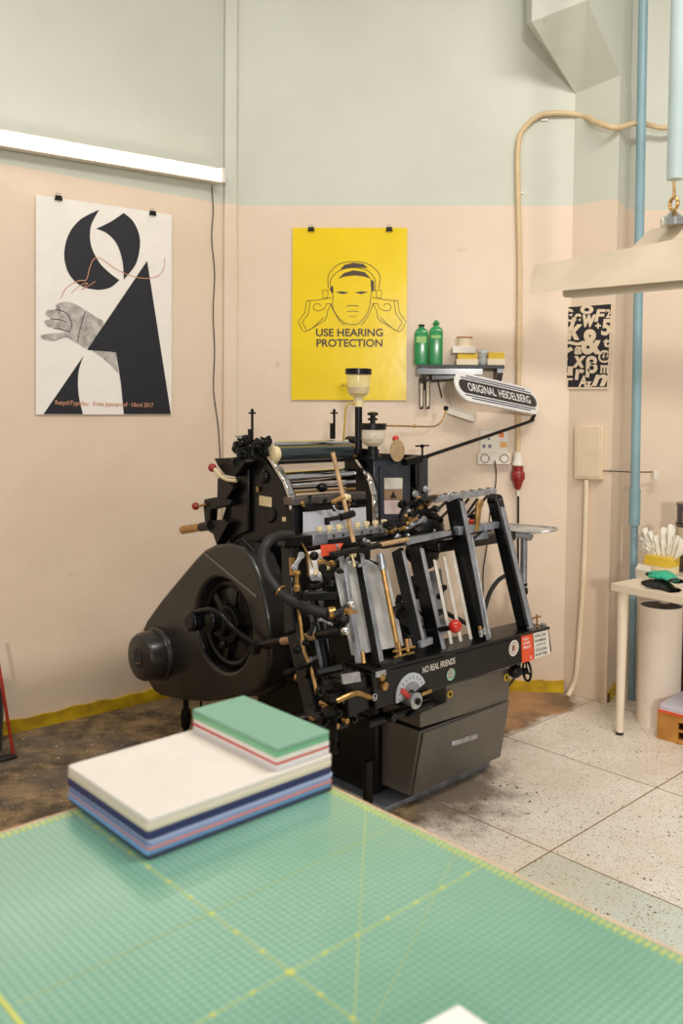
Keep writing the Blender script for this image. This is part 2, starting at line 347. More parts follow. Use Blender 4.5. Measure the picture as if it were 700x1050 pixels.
right_c = [(p.x, p.y) for p in curve2([(370, 345), (398, 370), (416, 410), (418, 450), (405, 500), (370, 545)])] + \
          [(p.x, p.y) for p in curve2([(370, 545), (366, 490), (350, 440), (322, 408), (288, 392)])][1:] + [(p.x, p.y) for p in curve2([(288, 392), (330, 372), (370, 345)])][1:-1]
tri = [(440, 488), (511, 947), (370, 947), (362, 860), (347, 762), (260, 755)]
low = [(130, 947), (250, 772)] + [(p.x, p.y) for p in curve2([(250, 772), (236, 815), (233, 860), (238, 905), (248, 947)])][1:]
art('black_lettershape', [[LC(*p) for p in q] for q in (left_c, right_c, tri, low)], M['ink'], P1)
M['engraving'] = mat('engraving_grey', (196, 190, 184), .6, rgb2=(150, 144, 138), scale=30)
hand = [(165, 620), (185, 612), (215, 614), (250, 632), (285, 655), (310, 678), (268, 748), (230, 735), (198, 718), (165, 728), (132, 724), (122, 712), (150, 706), (192, 702), (165, 690), (140, 684), (133, 668), (152, 662), (136, 650), (142, 636), (166, 634)]
wrist = [(275, 757), (347, 762), (354, 826), (330, 800), (305, 778)]
hp = curve2(hand+[hand[0]], 4)[:-1]
art('engraved_hand', [[LC(p.x, p.y, POFF+.0008) for p in hp], [LC(*p, POFF+.0008) for p in wrist]], M['engraving'], P1)
hl = MB()
for s in ([(150, 662), (175, 664), (200, 672)], [(160, 690), (185, 694), (205, 700)], [(165, 634), (190, 640), (205, 652)], [(170, 622), (178, 634), (176, 646)], [(205, 652), (215, 680), (205, 702)], [(255, 640), (240, 690), (232, 730)]):
    stroke(hl, [LC(p.x, p.y, POFF+.001) for p in curve2(s, 6)], .004, LN)
hl.build('hand_lines', M['ink'], P1)
M['copper'] = mat('copper_ink', (206, 148, 116), .5, var=.05)
cl = MB()
stroke(cl, [LC(p.x, p.y, POFF+.0016) for p in curve2([(182, 600), (200, 568), (235, 548), (258, 545), (268, 510), (282, 482), (305, 484), (345, 512), (395, 534), (440, 541), (475, 532), (490, 510), (492, 480)], 8)], .004, LN)
stroke(cl, [LC(p.x, p.y, POFF+.0016) for p in curve2([(212, 585), (240, 562), (262, 555), (245, 575), (285, 550)], 6)], .003, LN)
cl.build('thread_drawing', M['copper'], P1)
a, b = LC(165, 914), LC(458, 922)
text('poster_caption', 'RetychTypolizu · Kreis Japanproof · Ukiré 2017', M['copper'], (a+b)/2, (b-a), Z0, .028, P1, .001, width=(b-a).length, bold=.012)
def clip(pt, n, name, lab, grp):
    e = empty(name, pt, lab, 'clip', grp); s = Z0.cross(Vector(n)).normalized()
    mb = MB(); mb.prism([pt-s*.018-Z0*.012, pt+s*.018-Z0*.012, pt+s*.014+Z0*.010, pt-s*.014+Z0*.010], Vector(n)*.012)
    mb.build('clip_body', M['black'], e, bevel=.001)
    mb = MB(); mb.tube([pt-s*.012+Z0*.008, pt-s*.009+Z0*.022, pt+s*.009+Z0*.022, pt+s*.012+Z0*.008], .0014, 6); mb.build('clip_wire', M['chrome'], e)
clip(LW(59.5, 203, POFF), LN, 'binder_clip', 'black binder clip on top left corner of the black and white letter poster', 'binder clips on the posters')
clip(LW(156, 218.5, POFF), LN, 'binder_clip', 'black binder clip on top right corner of the black and white letter poster', 'binder clips on the posters')
# yellow poster
M['yellow'] = mat('glossy_yellow_poster', (240, 208, 8), .22, 0, .05, 4, bump=.25, bscale=4.)
M['printbrown'] = mat('dark_brown_ink', (66, 44, 16), .35, var=.1)
yp = MB()
yc = [BW(300, 233.5, POFF), BW(417.5, 233.5, POFF), BW(416.5, 410.5, POFF), BW(298.5, 410, POFF)]
yp.prism(yc, BN*-.002)
P2 = tag(yp.build('wall_poster', M['yellow']), 'yellow poster with line drawing of a man covering his ears, on the back wall', 'poster')
def Y(x, y, o=POFF+.0012): return BW(280+x/4.375, 220+y/4.375, o)   # enlarged crop coordinates
fl_ = MB()
def ys(pts, w=.0035, k=6, sm=True):
    P = [(p.x, p.y) for p in curve2(pts, k)] if sm else pts
    stroke(fl_, [Y(*p) for p in P], w, BN)
# headband, cap and face outline (a generic line figure)
ys([(247, 330), (246, 280), (262, 250), (300, 220), (360, 212), (415, 218), (452, 240), (478, 275), (474, 330)])
ys([(262, 345), (256, 300), (275, 268), (310, 246), (360, 238), (410, 246), (440, 266), (458, 300), (456, 345)])
ys([(270, 355), (268, 420), (300, 470), (330, 490), (352, 493), (378, 490), (405, 468), (430, 420), (440, 355)])
ys([(255, 400), (275, 440), (302, 482), (322, 496)], .003); ys([(450, 395), (432, 440), (408, 482), (392, 496)], .003)
ys([(330, 410), (355, 408), (382, 410)]); ys([(330, 436), (356, 433), (384, 436)], .003); ys([(338, 455), (356, 458), (374, 455)], .002)
for sx in (1, -1):
    def mx(p): return (p[0] if sx == 1 else 708-p[0], p[1])
    for q, sm in (([(262, 372), (230, 378), (190, 384), (150, 386)], True), ([(150, 386), (142, 440), (112, 480), (130, 518), (146, 526)], False), ([(166, 388), (158, 445), (130, 482), (150, 520)], False),
                  ([(146, 526), (190, 500), (235, 470), (245, 430), (262, 402)], True), ([(160, 520), (200, 488), (228, 460)], True), ([(262, 402), (240, 400), (232, 418), (205, 432), (182, 425), (184, 405), (205, 400), (212, 412)], True),
                  ([(222, 340), (240, 336), (246, 350), (244, 372), (224, 374), (222, 340)], False), ([(246, 338), (262, 336), (268, 356)], False)):
        ys([mx(p) for p in q], .0032, 5, sm)
fl_.build('line_drawing', M['printbrown'], P2)
hair = [(300, 248), (318, 226), (360, 216), (405, 222), (424, 240), (360, 236)]
brow = [(290, 288), (318, 262), (360, 250), (410, 258), (440, 288), (400, 276), (360, 273), (320, 278)]
side1 = [(254, 330), (268, 318), (270, 345), (262, 356)]; side2 = [(436, 290), (452, 300), (452, 340), (440, 348)]
e1_ = [(278, 347), (310, 344), (340, 350), (310, 357)]; e2_ = [(364, 350), (395, 344), (425, 347), (395, 357)]
art('drawing_shading', [[Y(*p) for p in q] for q in (hair, brow, side1, side2, e1_, e2_)], M['printbrown'], P2)
def btxt(name, s, x0, x1, yc_, h, par, conv=Y, m=None, bold=.02):
    a, b = conv(x0, yc_), conv(x1, yc_); return text(name, s, m or M['printbrown'], (a+b)/2, b-a, Z0, h, par, .0005, width=(b-a).length, bold=bold)
btxt('slogan', 'USE HEARING', 192, 492, 529, .042, P2); btxt('slogan', 'PROTECTION', 194, 490, 576, .042, P2)
btxt('artist_initials', 'J A C', 300, 336, 768, .028, P2, bold=0)
clip(BW(319, 235, POFF), BN, 'binder_clip', 'black binder clip at top left of the yellow poster', 'binder clips on the posters')
clip(BW(399, 235, POFF), BN, 'binder_clip', 'black binder clip at top right of the yellow poster', 'binder clips on the posters')
# lettering poster on the column
CN = (PB-PA).cross(Z0).normalized(); CN = CN if CN.y < 0 else -CN
CD = (PB-PA).normalized()
def CW(px, py, o=0.): return on(px, py, PA+CN*o, CN)
lp_ = MB(); lp_.prism([CW(573, 314.5, .008), CW(628, 310, .008), CW(623.5, 399, .008), CW(571, 399, .008)], CN*-.002)
P3 = tag(lp_.build('wall_poster', mat('cream_poster_paper', (232, 212, 182), .55, var=.04)), 'small poster crowded with cream letters on black, on the column', 'poster')
art('black_print', [[CW(575.5, 315.5, .0085), CW(626.3, 311.8, .0085), CW(622, 397, .0085), CW(573, 397, .0085)]], M['ink'], P3)
def CC(x, y): return CW(565+x/10, 305+y/10, .0095)
M['creamink'] = mat('cream_letter_ink', (232, 212, 182), .55, var=.03)
gl = [('&', 415, 455, 200, 260, 0), ('w', 390, 240, 130, 130, .2), ('k', 240, 320, 150, 230, .3), ('6', 150, 600, 140, 190, .2), ('β', 415, 710, 110, 220, 0), ('5', 560, 305, 90, 170, .1), ('@', 545, 605, 115, 130, 0), ('F', 500, 185, 110, 130, .2),
      ('o', 365, 125, 125, 90, 0), ('J', 140, 380, 90, 160, .2), ('~', 225, 470, 200, 60, 0), ('a', 275, 545, 70, 80, .1), ('x', 285, 660, 130, 120, .2), ('m', 545, 735, 75, 85, 0), ('u', 150, 755, 130, 95, 0), ('r', 290, 790, 90, 110, .1),
      ('A', 320, 860, 80, 120, .2), ('T', 155, 875, 120, 95, 0), ('n', 495, 850, 150, 120, .3), ('+', 480, 290, 55, 60, 0), ('e', 165, 160, 110, 90, .2), ('2', 585, 165, 45, 90, 0), ('~', 180, 235, 140, 40, 0), ('t', 565, 465, 60, 90, 0), ('z', 385, 890, 55, 55, 0), ('e', 270, 210, 70, 90, .2)]
for ch, x, y, ww, hh, sh in gl:
    a, b = CC(x-ww/2, y), CC(x+ww/2, y); c, d = CC(x, y-hh/2), CC(x, y+hh/2)
    text('letter', ch, M['creamink'], (a+b)/2, b-a, Z0, (c-d).length, P3, .0006, width=(b-a).length*1.08, shear=sh, bold=.04)
# ------------------------------------------------------------------ tube lamp on the left wall
def tube_lamp(a, b, off, lab, h=.075):
    a, b = Vector(a), Vector(b); d = (b-a).normalized(); e = empty('tube_lamp', (a+b)/2, lab, 'lamp')
    mb = MB(); mb.bar(a, b, .05, h, Z0); mb.build('lamp_housing', M['whiteplastic'], e, bevel=.004)
    mb = MB(); c = LN*.028; mb.bar(a+c+d*.02, b+c-d*.02, .04, h*.62, Z0); mb.build('diffuser', mat('lit_diffuser', (255, 252, 244), .4, emit=8, var=0), e, bevel=.012)
    for p in (a, b):
        mb = MB(); mb.bar(p-d*.012+c*.4, p+d*.012+c*.4, .062, h*1.04, Z0); mb.build('end_cap', M['whiteplastic'], e, bevel=.004)
tube_lamp(LW(-60, 132, .05), LW(225, 181, .05), .05, 'lit white tube lamp fixed on the left wall above the letter poster')
l2 = LW(-30, 12, .05); tube_lamp(l2-Vector((0,0,0))+LD*1.2-Z0*.0, LW(1, -1, .05), .05, 'white lamp end high on the left wall at top left', h=.06) if False else None
# wire
wr = MB(); wr.tube([LW(x, y, .006) for x, y in [(217, 190), (218.5, 215), (217, 245), (220, 280), (218.5, 320), (220, 360), (219, 400), (224, 440), (226, 478)]], .0028, 6, smooth=5)
tag(wr.build('lamp_wire', M['rubber']), 'thin black wire hanging down the wall from the tube lamp', 'wire')
# thin painted-over conduit right in the corner with clips
bt = MB(); bt.tube([BW(241.5, 0, .012), BW(241.5, 300, .012), BW(240.5, 560, .012)], .009, 8)
bp_ = tag(bt.build('painted_pipe', mat('wall_cream_paint', (226, 214, 190), .45, var=.04)), 'thin wall-coloured pipe running up the corner beside the yellow poster', 'pipe')
for yy in (70, 115, 290, 396):
    mb = MB(); mb.ball(BW(237, yy, .02), .011, 8); mb.build('pipe_clip', M['whiteplastic'], bp_)
# beige bendy conduit on back wall
pts = [(531, 462), (531, 420), (532, 340), (532.5, 270), (531, 200), (531, 150), (537, 132), (553, 118.5), (575, 116), (597, 119)]
P = [BW(x, y, .02) for x, y in pts]+[aty(613, 126, 4.62), aty(632, 131, 4.57), aty(655, 125.5, 4.70), aty(668, 129, 4.78), aty(682, 131, 4.78), aty(705, 125, 4.77)]
cb = MB(); cb.tube(P, .0145, 12, smooth=6)
hz = tag(cb.build('beige_conduit', M['beige']), 'bendy beige conduit rising beside the shelf and arching over to the column', 'pipe')
for x, y in ((558, 121), (532.5, 196), (532, 330)):
    mb = MB(); mb.bar(BW(x-4, y+2, .002), BW(x+4, y+2, .002), .012, .012, Z0); mb.build('wall_clip', M['whiteplastic'], hz)
# blue pipe by the column
bl = MB(); q = [(661, -12), (660, 120), (658, 300), (654.5, 450), (650, 570), (649.5, 586)]
Pb = [aty(x, y, 4.66) for x, y in q]; x0 = Pb[0].x; Pz = [Vector((1.425, 4.70, z)) for z in (4.9, 3, 1, .66)]
xb = aty(651, 560, 4.66); xt = aty(660.5, 0, 4.66)
bl.lathe(Vector((xb.x, 4.66, 0)), Vector((xt.x-xb.x, 0, xt.z-xb.z)), [(0, .02), (.93, .02), (.93, .029), (1.12, .029), (1.12, .024), (4.6, .024)], 18)
tag(bl.build('heating_pipe', M['bluepipe']), 'blue painted pipe running floor to ceiling beside the column', 'pipe')
# wall box with conduit to floor and thin line
wb = MB(); a = CW(588.5, 437, .03); b = CW(617, 437, .03); c = CW(616, 492, .03); d = CW(588, 491, .03); wb.prism([a, b, c, d], CN*-.03)
wbx = tag(wb.build('junction_box', mat('box_cream_paint', (228, 208, 176), .45, var=.05), bevel=.004), 'flat cream cover box below the small letter poster on the column', 'electrical box')
mb = MB(); mb.prism([CW(591, 440, .033), CW(614.5, 440, .033), CW(613.5, 489, .033), CW(590.5, 488.5, .033)], CN*-.004); mb.build('cover_plate', mat('plate_cream_paint', (232, 212, 180), .45, var=.05), wbx, bevel=.001)
cp = MB(); cp.tube([CW(601, 492, .02), CW(600, 540, .02), CW(597.5, 600, .02), CW(594, 650, .02), CW(591, 690, .02), CW(587, 704, .03), atz(582, 714, .01)], .013, 10, smooth=4)
tag(cp.build('painted_pipe', mat('pipe_cream_paint', (234, 216, 186), .4, var=.05)), 'cream pipe dropping from the cover box to the floor', 'pipe')
ln = MB(); ln.tube([CW(616, 483, .01), CW(626, 483, .01), aty(645, 484, 4.78), aty(668, 484, 4.79)], .003, 6)
tag(ln.build('thin_wire', M['iron']), 'thin dark line running right from the cover box behind the blue pipe', 'wire')
kb = MB(); p = aty(671, 486, 4.80); kb.box(p-Vector((.012, .02, .03)), p+Vector((.014, 0, .02)))
tag(kb.build('wall_bracket', M['whiteplastic'], bevel=.003), 'tiny cream bracket on the wall right of the blue pipe', 'bracket')
# ------------------------------------------------------------------ wall shelf with bottles and boxes
SD = .16
def SH(px, py, o): return BW(px, py, o)
sh = MB()
a, b = BW(427, 376, SD), BW(518, 379, SD); zt = (a.z+b.z)/2+.012
def bwz(p, z, o=None):                     # move p to height z (and offset from back wall)
    p = Vector(p); p.z = z; return p
def along(px, off, py=376): 
    p = BW(px, py, off); return p
A0 = along(428, SD); B0 = along(517, SD)
A1 = A0-BN*SD; B1 = B0-BN*SD
mk = lambda P_, z: Vector((P_.x, P_.y, z))
ZS = BW(470, 374, SD).z
sh.prism([mk(A0, ZS-.018), mk(B0, ZS-.018), mk(B1, ZS-.018), mk(A1, ZS-.018)], Z0*.018)
SHF = tag(sh.build('wall_shelf', mat('dark_grey_shelf', (58, 58, 60), .45, .2, .2), bevel=.002), 'short dark grey metal shelf on the back wall beside the yellow poster', 'shelf')
for t in (.04, .92):
    p = A0.lerp(B0, t); q_ = p-BN*SD
    mb = MB(); mb.prism([mk(q_, ZS-.018), mk(p, ZS-.018), mk(p, ZS-.04), mk(q_, ZS-.13)], BD*.03); mb.build('shelf_bracket', M['boxgrey'], SHF)
mb = MB(); mb.bar(mk(A0, ZS-.035)+BN*.001, mk(B0.lerp(A0, .25), ZS-.035)+BN*.001, .004, .03); mb.build('shelf_lip', M['boxgrey'], SHF)
def shp(px, off): return mk(BW(px, 372, off), ZS+.0005)
M['greenb'] = mat('green_plastic', (34, 140, 74), .25, var=.12, coat=.4); M['greenl'] = mat('pale_green_label', (150, 196, 110), .5)
def bottle(px, wpx, hpx, lab, capm, pour):
    c = shp(px, .085); w_ = wpx*c.y/CF/2; h = hpx*c.y/CF; e = empty('plastic_bottle', c, lab, 'bottle', 'green bottles on the wall shelf')
    mb = MB(); prof = [(0, .9), (.01, 1), (.78*h, 1), (.86*h, .85), (.92*h, .38), (.95*h, .36)]
    vs = []; n = 20
    for z_, r in prof:
        for i in range(n):
            an = 2*PI*i/n; cxx = math.copysign(abs(math.cos(an))**.45, math.cos(an)); sy = math.copysign(abs(math.sin(an))**.45, math.sin(an)); vs.append(c+BD*cxx*w_*r+BN*sy*w_*.62*r+Z0*z_)
    mb.add(vs, [[j*n+i, j*n+(i+1) % n, (j+1)*n+(i+1) % n, (j+1)*n+i] for j in range(5) for i in range(n)]+[list(range(n))[::-1], [5*n+i for i in range(n)]])
    mb.build('bottle_body', M['greenb'], e)
    mb = MB(); mb.lathe(c+Z0*.95*h, Z0, [(0, w_*.45), (.05*h, w_*.45), (.06*h, w_*.2)] if not pour else [(0, w_*.4), (.03*h, w_*.55), (.07*h, w_*.4), (.11*h, w_*.2)], 12); mb.build('bottle_cap', capm, e)
    mb = MB(); q = c+BN*(w_*.62+.0008); mb.flat([q-BD*w_*.7+Z0*.70*h, q+BD*w_*.7+Z0*.70*h, q+BD*w_*.7+Z0*.55*h*(1.15 if pour else 1), q-BD*w_*.7+Z0*.55*h*(1.15 if pour else 1)]); mb.build('bottle_label', M['greenl'], e)
bottle(431.5, 14, 41, 'green plastic bottle with dark screw cap, left of the two on the wall shelf', M['black'], False)
bottle(446.5, 14, 43, 'green plastic bottle with green pouring cap, right of the two on the wall shelf', M['greenb'], True)
M['yel2'] = mat('yellow_card', (226, 190, 60), .5); M['cream2'] = mat('cream_card', (236, 220, 188), .55)
def twobox(px, w, h, off, lab):
    c = shp(px, off); k = c.y/CF; e = empty('small_box', c, lab, 'box', 'small boxes on the wall shelf'); W = w*k/2
    mb = MB(); mb.prism([c-BD*W+BN*.04, c+BD*W+BN*.04, c+BD*W-BN*.04, c-BD*W-BN*.04], Z0*h*k*.5); mb.build('box_base', M['cream2'], e, bevel=.002)
    mb = MB(); W2 = W*.9; mb.prism([c+Z0*h*k*.5-BD*W2+BN*.036, c+Z0*h*k*.5+BD*W2+BN*.036, c+Z0*h*k*.5+BD*W2-BN*.036, c+Z0*h*k*.5-BD*W2-BN*.036], Z0*h*k*.5); mb.build('box_lid', M['yel2'], e, bevel=.002)
    return c.z+h*k
zt1 = twobox(478.5, 22, 12, .09, 'cream box with yellow lid under the pile in the middle of the shelf')
twobox(508, 18, 13, .10, 'cream box with yellow lid at the right end of the shelf')
c = shp(475, .09); k = c.y/CF; c.z = zt1; mb = MB(); W = 11.5*k
mb.prism([c-BD*W+BN*.045, c+BD*W+BN*.045, c+BD*W-BN*.045, c-BD*W-BN*.045], Z0*7*k); tag(mb.build('white_carton', M['whiteplastic'], bevel=.002), 'flat white carton lying on the yellow-lidded box on the shelf', 'carton')
c2 = c+Z0*7*k; mb = MB(); mb.lathe(c2+BD*.004, Z0, [(0, 7*k), (8*k, 8*k), (8.2*k, 8*k)], 18); cu = tag(mb.build('small_tub', M['cream2']), 'round cream tub with brown rim on top of the shelf pile', 'tub')
mb = MB(); mb.lathe(c2+BD*.004+Z0*8.2*k, Z0, [(0, 8.2*k), (1.6*k, 8.2*k)], 18); mb.build('tub_lid', mat('brown_lid', (176, 120, 70), .5), cu)
mb = MB(); c = shp(495, .08); pr_ = [(0, .02), (.02, .032), (.05, .03), (.07, .034), (.085, .015)]
mb.lathe(c, Z0, pr_, 9); pb = mb.build('crumpled_bag', mat('clear_bag', (214, 218, 222), .25, alpha=.85, bump=.6, scale=30)); 
for v in pb.data.vertices: v.co += Vector((random.uniform(-.008, .008), random.uniform(-.008, .008), random.uniform(-.006, .006))) if v.co.z > .01 else Vector((0, 0, 0))
tag(pb, 'crumpled clear plastic bag between the two yellow-lidded boxes', 'bag')
# roll under shelf with hanging rulers
mb = MB(); mb.bar(BW(441, 386.5, .07), BW(468, 385, .07), .05, .05); tag(mb.build('tape_dispenser', M['black'], bevel=.008), 'black tape holder fixed under the dark wall shelf', 'dispenser')
for i, (x0_, x1_) in enumerate(((429.5, 434.5), (436, 441))):
    mb = MB(); mb.prism([BW(x0_, 388, .05), BW(x1_, 388, .05), BW(x1_-.5, 419.5, .04), BW(x0_+.5, 419.5, .04)], BN*.004)
    o = mb.build('hanging_ruler', M['black'], bevel=.001); tag(o, ['black and tan tool hanging under the shelf, left one below the green bottles', 'black and tan tool hanging under the shelf, right one of the pair'][i], 'tool', 'tools hanging under the shelf')
    mb = MB(); mb.prism([BW(x0_+1, 392, .056), BW(x1_-1, 391, .056), BW(x1_-1.5, 416, .046), BW(x0_+1.5, 418, .046)], BN*.002); mb.build('tool_face', M['cream2'], o)
mb = MB(); mb.tube([BW(449, 390, .05), BW(453, 408, .04)], .003, 6); tag(mb.build('hanging_hook', M['iron']), 'thin dark hook hanging below the wall shelf', 'hook')
# grey-white tray on wall
mb = MB(); mb.prism([BW(458, 424, .09), BW(462, 421.5, .02), BW(488, 428, .02), BW(487, 433.5, .09)], Z0*.03); tag(mb.build('wall_tray', mat('pale_grey_plastic', (214, 204, 188), .45), bevel=.003), 'pale grey tray on the wall just below the lettered sign', 'tray')
mb = MB(); mb.tube([BW(461, 402, .008), BW(468, 428, .02)], .0035, 6); tag(mb.build('paper_strip', M['whiteplastic']), 'thin pale cord leading down to the grey wall tray', 'cord')
# sockets
sk = MB(); sk.prism([BW(492, 441, .012), BW(521, 441, .012), BW(521, 467, .012), BW(492, 467, .012)], BN*-.012)
SK = tag(sk.build('socket_panel', M['whiteplastic'], bevel=.003), 'cream socket panel with stickers on the back wall', 'socket')
mb = MB(); mb.prism([BW(489.5, 464.5, .045), BW(523, 464.5, .045), BW(523, 476.5, .045), BW(489.5, 476.5, .045)], BN*-.045); sb = mb.build('socket_strip', M['whiteplastic'], SK, bevel=.005)
for x in (497, 507, 517):
    mb = MB(); mb.ring(BW(x, 470, .047), BN, .022, .003, 16, 6); mb.build('socket_ring', mat('socket_grey', (150, 140, 124), .5) if x != 507 else M['whiteplastic'], sb)
for x, y, m_, w_, h_ in ((514, 446, 'or', 5, 5), (516, 456, 'yl', 7, 6), (496, 457.5, 'dk', 3, 3.5), (502, 457.5, 'dk', 3, 3.5), (501, 450, 'dk', 2.4, 2.4)):
    mm = {'or': mat('orange_sticker', (238, 128, 40), .5), 'yl': mat('amber_sticker', (236, 180, 100), .5), 'dk': M['boxgrey']}[m_]
    mb = MB(); mb.flat([BW(x-w_/2, y-h_/2, .0135), BW(x+w_/2, y-h_/2, .0135), BW(x+w_/2, y+h_/2, .0135), BW(x-w_/2, y+h_/2, .0135)]); mb.build('sticker', mm, SK)
mb = MB(); mb.tube([BW(507, 472, .06), BW(508.5, 485, .03), BW(507.5, 500, .012), BW(503, 520, .01), BW(499, 560, .01), BW(495, 590, .01), BW(497, 640, .01)], .003, 6, smooth=4); tag(mb.build('power_cord', M['iron']), 'thin dark cord hanging from the middle socket of the panel', 'cord')
pg = empty('industrial_plug', BW(531, 490, .04), 'red industrial plug hanging in a cream wall socket beside the socket panel', 'plug')
mb = MB(); mb.lathe(BW(531, 463, .04), Vector((0, 0, -1)), [(0, .024), (.05, .024), (.062, .032), (.075, .032)], 16); mb.build('plug_socket', M['whiteplastic'], pg, bevel=.002)
M['plugred'] = mat('dark_red_plastic', (150, 36, 34), .4, coat=.2)
mb = MB(); mb.lathe(BW(531.2, 477, .04), Vector((0, 0, -1)), [(0, .028), (.03, .028), (.04, .036), (.07, .038), (.09, .026), (.12, .018), (.13, .012)], 16); mb.build('plug_body', M['plugred'], pg)
mb = MB(); mb.lathe(BW(531.2, 503, .04), Vector((0, 0, -1)), [(0, .012), (.03, .009)], 12); mb.build('cord_grip', M['whiteplastic'], pg)
mb = MB(); mb.tube([BW(531.2, 506, .04), BW(531, 560, .04), BW(531, 620, .04), BW(533, 680, .05), BW(520, 705, .08)], .006, 8, smooth=5); tag(mb.build('power_cord', M['rubber']), 'black power cord hanging straight down from the red industrial plug', 'cord')
# ------------------------------------------------------------------ hanging industrial lamp, upper right
HY = 2.75
HL = empty('hanging_lamp', aty(640, 290, HY), 'long cream enamel hanging lamp at upper right', 'lamp')
def HP(px, py, y): return aty(px, py, y)
# long fixture running towards the right front: left end at depth HY, right end nearer
yl, yr = 2.95, 2.25
mb = MB(); a, b = HP(547, 272, yl), HP(760, 233, yr); c, d = HP(542, 301, yl-.16), HP(780, 280, yr-.16); b = a+(b-a)*2.6; d = c+(d-c)*2.6

mb.add([a, b, d, c, a+Vector((.03, .14, 0)), b+Vector((.03, .14, 0)), d+Vector((.05, .26, .055)), c+Vector((.05, .26, .055))], [[0, 1, 2, 3], [4, 5, 1, 0], [5, 4, 7, 6], [0, 3, 7, 4]])
mb.build('lamp_reflector', M['lampshade'], HL, sharp=20)
mb = MB(); a2, b2, t1_, t2_ = HP(647, 254.5, 2.66), HP(760, 233, yr+.02), HP(667, 234.5, 2.64), HP(760, 220, yr+.04)
mb.prism([a2, b2, t2_, t1_], Vector((.02, .18, 0))); mb.build('lamp_hood', M['lampshade'], HL, bevel=.003)
mb = MB(); mb.bar(HP(583, 300, 2.95), HP(583, 300, 2.95)+(HP(780, 280.5, 2.25)-HP(583, 300, 2.95))*2.4, .06, .036); mb.build('tube_channel', M['whiteplastic'], HL, bevel=.01)
mb = MB(); pr0 = HP(690, 232, 2.52); mb.lathe(pr0, Z0, [(0, .036), (.02, .036), (.032, .018), (.04, .01)], 18); mb.build('mount_cap', M['chrome'], HL)
mb = MB(); p0 = HP(689, 187, 2.52); mb.ring(pr0+Z0*.062, Vector((1, .3, 0)), .018, .005, 16, 6); mb.tube([pr0+Z0*.08, pr0+Z0*.1, HP(690.5, 186, 2.52)], .004, 6); mb.build('hanging_hook', M['brass'], HL)
mb = MB(); mb.cyl(HP(691.5, 184, 2.52), HP(691.5, 184, 2.52)+Z0*1.2, .0225, n=20); tag(mb.build('hanging_rod', M['palepipe']), 'pale blue vertical tube from which the cream lamp hangs', 'pipe')
# ------------------------------------------------------------------ left edge: dark bin and red broom handle
dz = atz(4, 772); mb = MB(); bp0 = Vector((dz.x-.10, dz.y+.02, 0)); mb.lathe(bp0, Z0, [(0, .075), (.01, .08), (.27, .09), (.29, .085), (.29, .075)], 24)
tag(mb.build('waste_bin', M['boxgrey']), 'dark round bin cut off by the left edge of the photo', 'bin')
rb = atz(13.5, 776); rt = LW(-2, 670, .05); br = empty('dustpan_broom', rb, 'thin red handled broom leaning at the left edge beside the dark bin', 'broom')
mb = MB(); mb.tube([rb+Z0*.012, on(-4, 665, rb, (0, 1, 0))], .007, 8); mb.build('broom_handle', mat('red_handle', (170, 44, 24), .4), br)
mb = MB(); mb.bar(rb+Vector((-.10, -.10, .008)), rb+Vector((.01, -.0, .008)), .05, .014); mb.build('dustpan', M['rubber'], br, bevel=.004)
# ================================================================== printing press
OM = Vector((.168, 3.255, 0)); E1 = Vector((math.sqrt(.5), math.sqrt(.5), 0)); N1 = Vector((math.sqrt(.5), -math.sqrt(.5), 0))
PR = empty('printing_press', OM, 'large black letterpress machine with flywheel cover, rollers and long stickered front bar', 'printing press')
def V(px, py, v=0.): return on(px, py, OM+N1*v, N1)          # point of the plane at distance v in front of the drawer plane
def U(px, py, u=0.): return on(px, py, OM+E1*u, E1)          # point of the plane at distance u along the front
def G(u, v, z): return OM+E1*u+N1*v+Z0*z
def gb(mb, a, b):                                            # box in press axes
    (u0, v0, z0), (u1, v1, z1) = a, b
    return mb.prism([G(u0, v0, z0), G(u1, v0, z0), G(u1, v1, z0), G(u0, v1, z0)], Z0*(z1-z0))
def part(name, mb, m, bevel=0., parent=None, label=None, sharp=35, seg=2):
    o = mb.build(name, m, parent or PR, bevel=bevel, sharp=sharp, seg=seg)
    if label: o['label'] = label
    return o
# --- footing tray and body
mb = MB(); mb.prism([V(372, 812, -.20)*1, V(372, 812, -.20)*1, ], Vector((0, 0, 0))) if False else None
gb(mb, (-.02, -.95, 0), (.63, -.10, .022)); part('drip_tray', mb, M['bluesteel'], .003, label='blue grey steel footing tray')
mb = MB(); gb(mb, (.02, -.95, .022), (.40, -.20, .50)); part('machine_base', mb, M['black'], .02)
mb = MB(); gb(mb, (-.13, -.80, .42), (.16, -.14, .74)); part('machine_body', mb, M['iron'], .03)
# --- cabinet with drawer
tl, tr = V(431, 731, .0), V(523, 686.5, .0); ml, mr = V(431, 747, .0), V(521, 720, .0); bl_, br_ = V(419.5, 813, -.055), V(511.5, 779, -.055)
def zfix(a, b): z = (a.z+b.z)/2; a.z = z; b.z = z
zfix(ml, mr); zfix(bl_, br_)
notchA, notchB, tl2 = V(437.5, 727, 0), V(458, 716, 0), V(458, 702.5, 0)
back = N1*-.50
mb = MB(); mb.prism([ml, mr, br_, bl_][::-1], [back, back, back+N1*.05, back+N1*.05][::-1]); cab = part('cabinet', mb, M['cab'], .006)
mb = MB(); strip = [V(430.5, 731.5), V(438, 727.5), V(458, 720), V(458, 702.5), V(523, 685), V(521.2, 719), V(431, 746.5)]
mb.prism(strip, N1*-.20); pnl = part('cabinet_panel', mb, M['cab'], .003)
def inset(a, b, c, d, k):
    ce = (a+b+c+d)/4; return [p+(ce-p).normalized()*k for p in (a, b, c, d)]
mb = MB(); q = inset(ml, mr, br_, bl_, .008); mb.prism([p+N1*.001 for p in q], N1*.012); dr = part('drawer', mb, M['cab'], .004)
